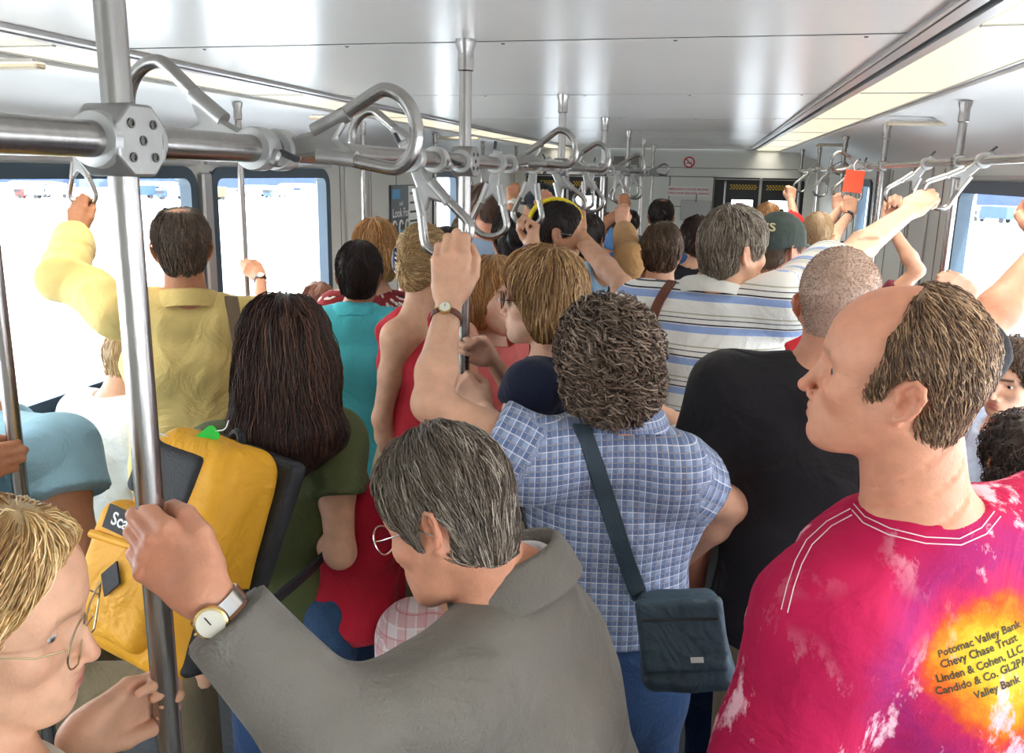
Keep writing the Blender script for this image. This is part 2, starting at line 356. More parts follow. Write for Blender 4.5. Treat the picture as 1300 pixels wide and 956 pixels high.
# beige ceiling air outlets near the walls
bm_ = mat('outlet_beige', srgb(196, 182, 158), .6)
def outlet(p, L, lab):
    e = empty('ceiling_bracket', p); MB().box((0, 0, 0), (L, .04, .018), bev=.005).build('strip', bm_, e, smooth=False)
    MB().box((-.0, 0, .012), (L*.9, .03, .012)).build('fixing_base', trimm, e, smooth=False); tag(e, lab, 'ceiling strip', 'beige ceiling strips')
outlet(on_plane(2, 84, 2, ZO-.03), .27, 'beige strip under the ceiling at the edge of the picture by the near pole')
outlet(on_plane(425, 150, 2, ZO-.04), .27, 'beige strip under the ceiling seen above the first looped hanger')
outlet(on_plane(582, 176, 2, ZO-.04), .34, 'beige strip under the ceiling seen behind the second pole')
outlet(on_plane(1174, 157, 2, ZO-.03), .34, 'beige strip under the ceiling beside the pole by the raised fist')
outlet(on_plane(1068, 185, 2, ZO-.03), .40, 'beige strip under the ceiling farther along above the black watch')
# seats along the side walls
def bench(x, sg, y0, y1, lab):
    e = empty('bench_seat', (x-sg*.02, (y0+y1)/2, 0)); L = y1-y0; n = int(round(L/.52)); w = L/n
    for i in range(n):
        yc = -L/2+w*(i+.5)
        MB().box((-sg*.27, yc, .43), (.44, w-.02, .11), bev=.035).build('seat_cushion', tealv, e)
        MB().box((-sg*.065, yc, .68), (.085, w-.015, .46), bev=.03, R=np.array(Matrix.Rotation(sg*.07, 3, 'Y'))).build('backrest', tealv, e)
    MB().box((-sg*.24, 0, .19), (.34, L, .37)).build('base', mat('seat_base', (.10, .11, .12), .5), e, smooth=False)
    tag(e, lab, 'bench seat')
bench(XL, -1, .9, 5.2, 'long dark teal bench under the windows, behind the seated man in pale blue')
bench(XR, 1, 1.6, 4.8, 'long dark teal bench under the windows, holding the young man in pale blue')
# ------------------------------------------------------------------ outside: airport apron
conc = mat('apron_concrete', (.62, .61, .58), .9, noise=.06, nscale=.15)
GZ = -5.35
b = MB().box((0, 0, GZ-.05), (3000, 3000, .1)); o = b.build('apron_ground', conc, smooth=False); struct(o)
def gp(px, py): return on_plane(px, py, 2, GZ)
pl = mat('paint_line_grey', (.25, .25, .26), .8)
def gline(A, B, w, nm, lab):
    a, c = gp(*A), gp(*B); d = (c-a)/np.linalg.norm(c-a); s = np.array([-d[1], d[0], 0])*w; a = a-d*6; c = c+d*6
    o = MB().add([a-s+[0, 0, .004], c-s+[0, 0, .004], c+s+[0, 0, .004], a+s+[0, 0, .004]], [(0, 1, 2, 3)]).build(nm, pl, smooth=False); struct(o)
gline((12, 457), (95, 430), .09, 'trim_20', ''); gline((12, 461), (95, 434), .05, 'trim_21', '')
gline((300, 375), (400, 345), .09, 'trim_22', ''); gline((300, 379), (400, 349), .05, 'trim_23', '')
gline((1250, 330), (1300, 345), .2, 'trim_24', '')
hz1 = mat('terminal_blue_grey', srgb(52, 68, 98), .8, noise=.1, nscale=.2); hz2 = mat('terminal_dark', srgb(30, 42, 64), .8, noise=.1, nscale=.3)
acw = mat('aircraft_white', (.22, .25, .30), .4); acb = mat('aircraft_blue', srgb(34, 48, 84), .4); tyre = mat('rubber_black', (.03, .03, .03), .7)
def terminal(cx, cy, L, ang, lab, h=5.0):
    e = empty('terminal_building', (cx, cy, GZ)); e.rotation_euler = (0, 0, ang)
    MB().box((0, 0, h/2), (L, 12, h)).build('hall', hz1, e, smooth=False); MB().box((0, 0, h+.25), (L+3, 15, .5)).build('roof', hz2, e, smooth=False)
    b = MB(); [b.box((-L/2+3+6*i, -6.1, h*.55), (4, .2, h*.35)) for i in range(int(L/6))]; b.build('window_band', hz2, e, smooth=False)
    tag(e, lab, 'building')
def aircraft(p, ang, sc, lab):
    e = empty('aircraft', (p[0], p[1], GZ)); e.rotation_euler = (0, 0, ang); s = sc
    MB().lathe((-16*s, 0, 3.4*s), (1, 0, 0), [(.2*s, 0), (1.1*s, 1*s), (1.9*s, 3*s), (2.0*s, 8*s), (2.0*s, 22*s), (1.2*s, 28*s), (.3*s, 32*s)], 20).build('fuselage', acw, e)
    MB().prism([(10*s, 4*s), (15*s, 4.5*s), (16.5*s, 10*s), (14*s, 10*s)], (0, -.15*s, 0), (1, 0, 0), (0, 0, 1), (0, .3*s, 0)).build('tail_fin', acb, e, smooth=False)
    for k in (-1, 1):
        MB().prism([(-4*s, 0), (2*s, 0), (7*s, k*15*s), (5*s, k*15*s)], (0, k*1.5*s, 2.8*s), (1, 0, 0), (0, 1, .06), (0, 0, .3*s)).build('wing', acw, e, smooth=False)
        MB().lathe((-4.5*s, k*5.5*s, 2.1*s), (1, 0, 0), [(.9*s, 0), (1.0*s, 1*s), (.9*s, 3*s), (.5*s, 3.8*s)], 14).build('engine', acb, e)
        MB().box((1*s, k*2.5*s, 1*s), (.5*s, .5*s, 2*s)).build('landing_gear', tyre, e, smooth=False)
    MB().box((0, 0, 3.9*s), (22*s, 4.02*s, .35*s)).build('cheatline', acb, e, smooth=False)
    tag(e, lab, 'aircraft')
def truck(p, ang, cab, body, L, lab, h=2.2):
    e = empty('service_truck', (p[0], p[1], GZ)); e.rotation_euler = (0, 0, ang)
    MB().box((-L*.5+.9, 0, 1.2), (1.8, 2.1, 1.7), bev=.15).build('cab', cab, e); MB().box((.9, 0, .7+h/2), (L-1.9, 2.2, h), bev=.05).build('cargo_body', body, e)
    MB().box((-L*.5+.6, 0, 1.6), (1.3, 2.14, .6)).build('cab_windows', tyre, e, smooth=False)
    for sx in (-L*.5+1, L*.5-1):
        for sy in (-1, 1): MB().cyl((sx, sy*.85, .45), (sx, sy*1.1, .45), .45, 14).build('wheel', tyre, e)
    tag(e, lab, 'truck')
w_ = mat('truck_white', (.24, .26, .30), .5); r_ = mat('truck_red', srgb(150, 50, 44), .5); y_ = mat('truck_tan', srgb(140, 104, 64), .6); bl_ = mat('truck_blue', srgb(50, 74, 112), .5)
def facing_term(px, py, L, lab, h=9.0, turn=0):
    q = gp(px, py); ang = math.atan2(q[0], -q[1])*-1; ang = math.atan2(q[1], q[0])+PI/2+turn; d = nrm2(q); q = q+d*8
    terminal(q[0], q[1], L, ang, lab, h)
def nrm2(q): d = np.array([q[0], q[1], 0.]); return d/np.linalg.norm(d)
facing_term(120, 238, 190, 'low hazy blue terminal building beyond the aircraft seen through the big windows')
facing_term(392, 234, 60, 'short hazy terminal block seen at the far end of the big windows', 8)
for (px, py, a, s, lab) in ((52, 245, .2, .55, 'white airliner behind the baggage trucks at the edge of the view'), (205, 242, .5, .5, 'white airliner seen past the near pole through the window'), (385, 244, .3, .5, 'white airliner nosing into the far end of the window by the frame')):
    aircraft(gp(px, py), a, s, lab)
for (px, py, a, c, bd, L, lab) in ((10, 249, .3, bl_, w_, 8, 'white box truck with blue cab at the picture edge on the apron'), (38, 252, .4, r_, w_, 5, 'truck with red cab and white body parked by the airliner'), (72, 251, .4, w_, w_, 6, 'short all white truck beside the red cab truck'),
        (176, 252, .9, w_, bl_, 7, 'blue bodied truck glimpsed just past the near pole'), (218, 253, .9, bl_, w_, 6, 'white truck just before the window pillar'), (274, 254, 1.0, y_, y_, 4.5, 'small tan tug just after the window pillar'), (322, 250, 1.0, w_, w_, 8, 'white lift truck seen beside the slim window pole'), (350, 251, 1.2, bl_, w_, 6, 'white van with blue cab parked by the far airliner')):
    q = gp(px, py); truck(q, a, c, bd, L, lab)
facing_term(1290, 262, 120, 'grey terminal building seen through the window beside the tie-dye man', 14)
truck(gp(1258, 282), -.9, w_, bl_, 7, 'apron truck seen through the window above the seated young man')
# ------------------------------------------------------------------ poles, rails and hangers
PY = [.765, 2.04, 3.44, 4.84, 6.24, 7.64, 9.04]
RZ, RRZ, RX = 1.906, 1.952, 1.544
def pole(x, y, ztop, lab, grp, r=.0195):
    e = empty('grab_pole', (x, y, 0)); MB().cyl((0, 0, .02), (0, 0, ztop-.01), r, 24).build('pole_tube', steel, e)
    MB().lathe((0, 0, ztop), (0, 0, -1), [(r*1.65, 0), (r*1.62, .01), (r*1.25, .03), (r*1.3, .055), (r*1.3, .075), (r*1.02, .078)], 24).build('ceiling_socket', steel, e)
    MB().lathe((0, 0, 0), (0, 0, 1), [(r*2.2, 0), (r*2.2, .012), (r*1.3, .03)], 24).build('floor_flange', steel, e)
    return tag(e, lab, 'grab pole', grp)
ords = ['thick steel pole gripped by the hand with the gold watch', 'steel pole of the centre row held by the clasped hands', 'third of the centre row', 'fourth of the centre row', 'fifth of the centre row', 'sixth of the centre row', 'last of the centre row']
for y, l in zip(PY, ords): pole(XC, y, ZC, l if 'steel' in l else 'steel floor to ceiling pole, '+l, 'centre poles', .0160)
rl = [('beside the pale blue seated man at the window', .8), ('seen against the large window', 3.44), ('just past the large window', 4.84), ('second past the large window', 6.24), ('third past the large window', 7.64), ('beside the front cab door on the poster side', 9.04)]
for l, y in rl:
    if y > 1: pole(XC-RX, y, ZO, 'slim steel pole '+l, 'window side poles', .0148)
pole(at(12, 500, 1.62)[0], at(12, 500, 1.62)[1], ZC, 'slim steel pole gripped by the ringed hand at the picture edge', 'window side poles', .0148)
for l, y in (('gripped by a small hand under the raised fist', 3.44), ('behind the hand on the strap beside the air grille', 4.84), ('in front of the orange hanger tag', 6.24), ('near the dark cab door, an arm raised beside it', 7.64), ('last before the front wall beside the dark cab door', 9.04)):
    pole(XC+RX, y, ZO, 'steel pole '+l, 'poles by the orange tag rail', .0150)
def rail(x, z, y0, y1, r, lab):
    e = empty('grab_rail', (x, (y0+y1)/2, z)); h = (y1-y0)/2; MB().cyl((0, -h, 0), (0, h, 0), r, 24).build('rail_tube', steel, e)
    for s in (-1, 1): MB().lathe((0, s*h, 0), (0, s, 0), [(r, 0), (r*.95, .006), (r*.5, .012)], 20).build('end_cap', castw, e)
    tag(e, lab, 'grab rail')
rail(XC, RZ, -.7, 9.2, .0190, 'thick horizontal steel rail running along the middle of the cabin through the clamps')
rail(XC+RX, RRZ, .2, 9.2, .0150, 'horizontal steel rail carrying the orange tag on the window side with the grille')
rail(XC-RX, RRZ, .2, 9.2, .0150, 'horizontal steel rail above the bench where the man in yellow holds on')
def clamp(x, y, z, lab, s=1.0):
    e = empty('pole_clamp', (x, y, z)); 
    s = s*.8; oc = [(.052, .024), (.024, .052), (-.024, .052), (-.052, .024), (-.052, -.024), (-.024, -.052), (.024, -.052), (.052, -.024)]
    oc = [(a*s*.92, c*s*.92) for a, c in oc]
    b = MB(); b.prism(oc, (-.036*s, 0, 0), (0, 1, 0), (0, 0, 1), (.072*s, 0, 0)); body = b.build('clamp_body', cast, e, sharp=25)
    m = body.modifiers.new('bevel', 'BEVEL'); m.width = .004*s; m.segments = 2
    for s2 in (-1, 1): MB().lathe((0, s2*.040*s, 0), (0, s2, 0), [(.038*s, 0), (.036*s, .012*s), (.029*s, .014*s)], 24).build('collar', castw, e)
    for sx in (-1, 1):
        for (a, c) in ((.022, .022), (-.022, .022), (.022, -.022), (-.022, -.022), (0, 0)):
            q = MB().lathe((sx*.0355*s, a*s, c*s), (sx, 0, 0), [(.0066*s, 0), (.0066*s, .002), (.0040*s, .0021), (.0040*s, .0008)], 12); q.build('socket_bolt', darkm, e)
    tag(e, lab, 'pole clamp', 'clamps joining rail and poles')
cl = ['large clamp block with five socket bolts on the pole gripped by the suited man', 'clamp block with socket bolts on the second centre pole', 'clamp block on the third centre pole', 'clamp block on the fourth centre pole', 'clamp block on the fifth centre pole', 'clamp block on the sixth centre pole', 'clamp block on the last centre pole']
for y, l in zip(PY, cl): clamp(XC, y, RZ, l)
for y, l in zip(PY[2:], ('by the raised fist', 'beside the open hand near the air grille', 'in front of the orange tag', 'near the cab door', 'last before the front wall')):
    clamp(XC+RX, y, RRZ, 'small clamp block on the side rail pole '+l, .72)
for y, l in zip(PY[2:], ('against the large window', 'just past the large window', 'second past the large window', 'third past the large window', 'beside the front wall')):
    clamp(XC-RX, y, RRZ, 'small clamp block on the poster side rail pole '+l, .72)
def loop_pts(L=.220, w=.056, z0=.068):
    """teardrop loop: two legs spreading from the casting, closed by a round bottom; local -z is along the hanger"""
    P = []; wt = .016
    for i in range(4): f = i/3; P.append((-wt-(w-wt)*f, 0, -z0-(L-w*.80-z0)*f))
    for i in range(1, 12): a = PI+PI*i/12; P.append((w*math.cos(a), 0, -(L-w*.80)+w*.80*math.sin(a)))
    for i in range(4): f = 1-i/3; P.append((wt+(w-wt)*f, 0, -z0-(L-w*.80-z0)*f))
    return P
def smooth_path(P, it=2):
    P = [np.array(p) for p in P]
    for _ in range(it):
        Q = [P[0]]
        for a, c in zip(P[:-1], P[1:]): Q += [a*.75+c*.25, a*.25+c*.75]
        P = Q+[P[-1]]
    return P
def make_hanger(rr=.0190, tr=.0102):
    e = empty('hand_hanger')
    b = MB(); b.lathe((0, -.018, 0), (0, 1, 0), [(rr+.001, 0), (rr+.010, .001), (rr+.0115, .005), (rr+.0115, .031), (rr+.010, .035), (rr+.001, .036)], 28)
    b.build('collar', castw, e)
    b = MB(); P = [(-.014, -.008), (.014, -.008), (.017, -.048), (.030, -.108), (.016, -.102), (0, -.086), (-.016, -.102), (-.030, -.108), (-.017, -.048)]
    b.prism(P, (0, -.008, -.010), (1, 0, 0), (0, 0, 1), (0, .016, 0)); c = b.build('casting', cast, e, sharp=40); m = c.modifiers.new('bevel', 'BEVEL'); m.width = .005; m.segments = 2
    b = MB()
    for s in (-1, 1):
        P = [(s*.017, 0, -.062), (s*.033, 0, -.120)]; b.cyl(P[0], P[1], tr*1.18, 14)
    b.build('ferrule', cast, e)
    b = MB(); b.tube(smooth_path(loop_pts()), tr, 14); b.build('loop_tube', steel, e)
    b = MB(); b.box((.0, 0, rr+.013), (.024, .024, .018), bev=.004); b.build('hinge_block', cast, e); b = MB(); b.box((-.010, 0, rr+.030), (.008, .013, .030), bev=.002); b.build('latch_lever', blackp, e, smooth=False)
    return e
H0 = make_hanger(); H1 = make_hanger(.0150, .0092)
used = {}
HANG = {}
def hanger(key, x, y, z, ang, lab, proto):
    if proto is H0: k = 'a'
    else: k = 'b'
    e = proto if k not in used else copy_tree(proto); used[k] = 1
    e.location = (x, y, z); e.rotation_euler = (0, -math.radians(ang), 0)
    tag(e, lab, 'hanging strap', 'hangers on the middle rail' if k == 'a' else 'hangers on the side rails')
    a = math.radians(ang); HANG[key] = np.array([x+.208*math.sin(a), y, z-.208*math.cos(a)])   # the point a hand grips
    return e
RL = []
A_ = [ # key, y, angle, label
 ('c1r', 1.10, 100, 'largest looped hanger, swung out and up beside the five-bolt clamp'),
 ('c1l', 1.04, -112, 'looped steel hanger swung up behind the thick pole on the window side'),
 ('c2l', 1.81, -108, 'looped hanger swung out toward the window behind the big raised loop'),
 ('c2r', 1.65, 27, 'hanging loop held by the raised hand with the wedding ring'),
 ('c3l', 2.36, -6, 'hanging loop dangling just past the second pole clamp'),
 ('c3r', 2.52, 107, 'looped hanger swung up between the second and third poles'),
 ('c4', 2.90, -7, 'hanging loop held by the hand with the purple band'),
 ('c5', 3.35, 104, 'smaller looped hanger swung up behind the third pole'),
 ('c6', 3.24, 30, 'hanging loop held by the two raised bare arms'),
 ('c7', 4.08, 18, 'hanging loop just behind the two raised bare arms'),
 ('c8', 4.44, -16, 'hanging loop before the fourth pole'),
 ('c9', 5.20, 105, 'small raised loop past the fourth pole'),
 ('c10', 5.52, 14, 'hanging loop past the fourth pole'),
 ('c11', 5.92, -10, 'hanging loop before the fifth pole'),
 ('c12', 6.64, 12, 'hanging loop past the fifth pole'),
 ('c13', 7.20, -14, 'hanging loop before the sixth pole'),
 ('c14', 8.16, 100, 'tiny raised loop near the last centre pole')]
for key, y, a, lab in A_: hanger(key, XC, y, RZ, a, lab, H0)
B_ = [('r1', 3.14, -48, 'hanging loop gripped by the long outstretched arm'), ('r2', 3.90, -36, 'hanging loop held by the open hand beside the air grille'),
 ('r3', 5.24, -100, 'looped hanger swung up with the orange tag on it'), ('r4', 5.40, -18, 'hanging loop held by the hand with the black watch'), ('r5', 5.68, -26, 'hanging loop held by the hand just before the black watch'),
 ('r6', 6.88, -20, 'hanging loop farther down the side rail'), ('r7', 7.44, 95, 'raised loop farther down the side rail'), ('r8', 8.16, -30, 'hanging loop gripped in front of the cab door')]
for key, y, a, lab in B_: hanger(key, XC+RX, y, RRZ, a, lab, H1)
for key, y, a, lab in [('l1', 2.42, 3, 'hanging loop gripped by the man in the yellow shirt'), ('l2', 2.88, -100, 'looped hanger turned toward the windows above the yellow shirt'), ('l3', 5.84, 10, 'hanging loop near the poster held by a raised hand'), ('l4', 7.12, 0, 'hanging loop in front of the dark cab door on the poster side')]: hanger(key, XC-RX, y, RRZ, a, lab, H1)
# ------------------------------------------------------------------ solid modelling: signed distance fields -> one continuous skin
def nrm(v): v = np.asarray(v, float); return v/(np.linalg.norm(v)+1e-12)
def rotm(yaw=0, pitch=0, roll=0):
    a, b_, c = [math.radians(v) for v in (yaw, pitch, roll)]
    return np.array(Matrix.Rotation(a, 3, 'Z') @ Matrix.Rotation(b_, 3, 'X') @ Matrix.Rotation(c, 3, 'Y'))
def d_cap(x, y, z, a, b, ra, rb):
    a = np.asarray(a, float); b = np.asarray(b, float); ba = b-a; L2 = ba@ba+1e-12; px, py, pz = x-a[0], y-a[1], z-a[2]
    h = np.clip((px*ba[0]+py*ba[1]+pz*ba[2])/L2, 0, 1)
    return np.sqrt((px-h*ba[0])**2+(py-h*ba[1])**2+(pz-h*ba[2])**2)-(ra+(rb-ra)*h)
def d_ell(x, y, z, c, r, R=None):
    px, py, pz = x-c[0], y-c[1], z-c[2]
    if R is not None: px, py, pz = (R[0, 0]*px+R[1, 0]*py+R[2, 0]*pz, R[0, 1]*px+R[1, 1]*py+R[2, 1]*pz, R[0, 2]*px+R[1, 2]*py+R[2, 2]*pz)
    k0 = np.sqrt((px/r[0])**2+(py/r[1])**2+(pz/r[2])**2); k1 = np.sqrt((px/r[0]**2)**2+(py/r[1]**2)**2+(pz/r[2]**2)**2)+1e-9
    return k0*(k0-1)/k1
def d_ecap(x, y, z, a, b, ra, rb, R):
    """elliptic capsule: ra,rb = (half width, half depth) measured in the frame R"""
    a = np.asarray(a, float); b = np.asarray(b, float); ba = b-a; L2 = ba@ba+1e-12; px, py, pz = x-a[0], y-a[1], z-a[2]
    h = np.clip((px*ba[0]+py*ba[1]+pz*ba[2])/L2, 0, 1); px = px-h*ba[0]; py = py-h*ba[1]; pz = pz-h*ba[2]
    lx, ly, lz = (R[0, 0]*px+R[1, 0]*py+R[2, 0]*pz, R[0, 1]*px+R[1, 1]*py+R[2, 1]*pz, R[0, 2]*px+R[1, 2]*py+R[2, 2]*pz)
    wa = ra[0]+(rb[0]-ra[0])*h; wb_ = ra[1]+(rb[1]-ra[1])*h
    return (np.sqrt((lx/wa)**2+(ly/wb_)**2+(lz/wb_)**2)-1)*np.minimum(wa, wb_)
def smin(a, b, k):
    if k <= 0: return np.minimum(a, b)
    h = np.maximum(k-np.abs(a-b), 0)/k; return np.minimum(a, b)-h*h*k*.25
def smax(a, b, k): return -smin(-a, -b, k)
class Field:
    def __init__(s, lo, hi, vc, fine=(), vf=None):
        s.ax = []
        for i in range(3):
            L = [lo[i]]; 
            while L[-1] < hi[i]:
                x = L[-1]; st = vc
                if vf:
                    for (a, b) in fine:
                        if a[i]-.5*vc <= x+vc and x <= b[i]: st = vf; break
                L.append(x+st)
            s.ax.append(np.array(L, np.float32))
        s.v = np.full([len(a) for a in s.ax], .05, np.float32)
    def sl(s, lo, hi):
        R = []
        for i in range(3):
            a = np.searchsorted(s.ax[i], lo[i])-1; b = np.searchsorted(s.ax[i], hi[i])+1
            a = max(a, 0); b = min(b, len(s.ax[i]))
            if b-a < 1: return None
            R.append(slice(a, b))
        return tuple(R)
    def ev(s, lo, hi, fn, op='u', k=.01):
        q = s.sl(np.asarray(lo)-k-.015, np.asarray(hi)+k+.015)
        if q is None: return s
        x = s.ax[0][q[0]][:, None, None]; y = s.ax[1][q[1]][None, :, None]; z = s.ax[2][q[2]][None, None, :]
        d = fn(x, y, z)
        if op == 'u': s.v[q] = smin(s.v[q], d, k)
        elif op == 's': s.v[q] = smax(s.v[q], -d, k)
        elif op == 'i': s.v[q] = smax(s.v[q], d, k)
        elif op == '+': s.v[q] = s.v[q]+d
        return s
    def cap(s, a, b, ra, rb=None, k=.02, op='u', cut=None):
        rb = ra if rb is None else rb; a = np.asarray(a, float); b = np.asarray(b, float); m = max(ra, rb)
        def fn(x, y, z):
            d = d_cap(x, y, z, a, b, ra, rb)
            for (p, n) in (cut or []): d = np.maximum(d, (x-p[0])*n[0]+(y-p[1])*n[1]+(z-p[2])*n[2])
            return d
        return s.ev(np.minimum(a, b)-m, np.maximum(a, b)+m, fn, op, k)
    def ecap(s, a, b, ra, rb, R, k=.03, op='u'):
        m = max(*ra, *rb); return s.ev(np.minimum(a, b)-m, np.maximum(a, b)+m, lambda x, y, z: d_ecap(x, y, z, a, b, ra, rb, R), op, k)
    def ell(s, c, r, R=None, k=.02, op='u'):
        m = max(r); c = np.asarray(c, float); return s.ev(c-m, c+m, lambda x, y, z: d_ell(x, y, z, c, r, R), op, k)
    def mesh(s):
        v = s.v; v[0] = v[-1] = .05; v[:, 0] = v[:, -1] = .05; v[:, :, 0] = v[:, :, -1] = .05
        ins = v < 0; c = np.zeros([n-1 for n in v.shape], np.uint8)
        for i in (0, 1):
            for j in (0, 1):
                for k in (0, 1): c += ins[i:i+c.shape[0], j:j+c.shape[1], k:k+c.shape[2]]
        act = (c > 0) & (c < 8); I = np.argwhere(act); idx = np.full(c.shape, -1, np.int32); idx[act] = np.arange(len(I))
        P = np.zeros((len(I), 3)); cnt = np.zeros(len(I)); X = s.ax
        cor = [(i, j, k) for i in (0, 1) for j in (0, 1) for k in (0, 1)]
        val = {q: v[I[:, 0]+q[0], I[:, 1]+q[1], I[:, 2]+q[2]] for q in cor}
        for q in cor:
            for ax in range(3):
                if q[ax]: continue
                q2 = list(q); q2[ax] = 1; q2 = tuple(q2); a, b = val[q], val[q2]; m = (a < 0) != (b < 0)
                t = a[m]/(a[m]-b[m])
                for i in range(3):
                    x0 = X[i][I[m, i]+q[i]]
                    if i == ax: P[m, i] += x0+t*(X[i][I[m, i]+1]-x0)
                    else: P[m, i] += x0
                cnt[m] += 1
        P /= cnt[:, None]; F = []
        for ax in range(3):
            sl0 = [slice(None)]*3; sl1 = [slice(None)]*3; sl0[ax] = slice(0, -1); sl1[ax] = slice(1, None)
            a, b = ins[tuple(sl0)], ins[tuple(sl1)]; E = np.argwhere(a != b); u, w = (ax+1) % 3, (ax+2) % 3
            E = E[(E[:, u] > 0) & (E[:, w] > 0) & (E[:, u] < v.shape[u]-1) & (E[:, w] < v.shape[w]-1)]
            def cell(du, dw): e = E.copy(); e[:, u] += du; e[:, w] += dw; return idx[e[:, 0], e[:, 1], e[:, 2]]
            Q = np.stack([cell(-1, -1), cell(0, -1), cell(0, 0), cell(-1, 0)], 1); fl = a[E[:, 0], E[:, 1], E[:, 2]]
            Q[~fl] = Q[~fl][:, ::-1]; F.append(Q)
        return P, np.concatenate(F)
def folds(seed, freq=22, n=5, zs=.6):
    r = np.random.RandomState(seed); K = [(nrm(r.normal(size=3)*[1, 1, zs])*freq*r.uniform(.6, 1.7), r.uniform(0, 6.3), r.uniform(.5, 1)) for _ in range(n)]
    def f(x, y, z):
        wx = x+.030*np.sin(9*y+7*z+seed)+.02*np.sin(17*z+3*x); wz = z+.030*np.sin(11*x-6*y+seed)
        d = 0
        for k, ph, am in K: d = d+am*(np.abs(np.sin(k[0]*wx+k[1]*y+k[2]*wz+ph))-.6)
        return d/n
    return f
# ------------------------------------------------------------------ materials driven by a colour attribute
def attr_mat(name, rough=.5, spec=.4, bump=0, bscale=200, noise=.08, nscale=60, sheen=0, sss=0, stretch=None):
    m = mat(name, (.5, .5, .5), rough, 0, spec, bump=bump, bscale=bscale, sheen=sheen, sss=sss, stretch=stretch); t = m.node_tree; b = t.nodes['Principled BSDF']
    a = nn(t, 'ShaderNodeAttribute', attribute_name='col'); tc = t.nodes.new('ShaderNodeTexCoord'); n = nn(t, 'ShaderNodeTexNoise', Scale=nscale, Detail=4.0)
    t.links.new(tc.outputs['Object'], n.inputs['Vector']); mr = nn(t, 'ShaderNodeMapRange'); mr.inputs[1].default_value = .3; mr.inputs[2].default_value = .7; mr.inputs[3].default_value = 1-noise; mr.inputs[4].default_value = 1+noise
    t.links.new(n.outputs[0], mr.inputs[0]); s = nn(t, 'ShaderNodeVectorMath', operation='SCALE'); t.links.new(a.outputs['Color'], s.inputs[0]); t.links.new(mr.outputs[0], s.inputs['Scale']); t.links.new(s.outputs[0], b.inputs['Base Color'])
    return m
skin_m = attr_mat('skin', .48, .35, bump=.12, bscale=260, noise=.09, nscale=38, sss=.12)
hair_m = attr_mat('hair', .42, .45, noise=.12, nscale=160)
shoe_m = mat('shoe_leather', (.03, .025, .02), .4)
eye_m = attr_mat('eye', .08, .6, noise=0.001)
def cloth(name, rgb, bump=.35, rough=.85, noise=.06): return mat('cloth_'+name, srgb(*rgb), rough, 0, .2, noise=noise, nscale=14, bump=bump*.6, bscale=240, sheen=.1, folds=.45)
SK = dict(fair=srgb(218, 168, 138), pale=srgb(228, 184, 158), tan=srgb(190, 132, 98), ruddy=srgb(212, 150, 120), olive=srgb(186, 136, 102), warm=srgb(212, 158, 122))
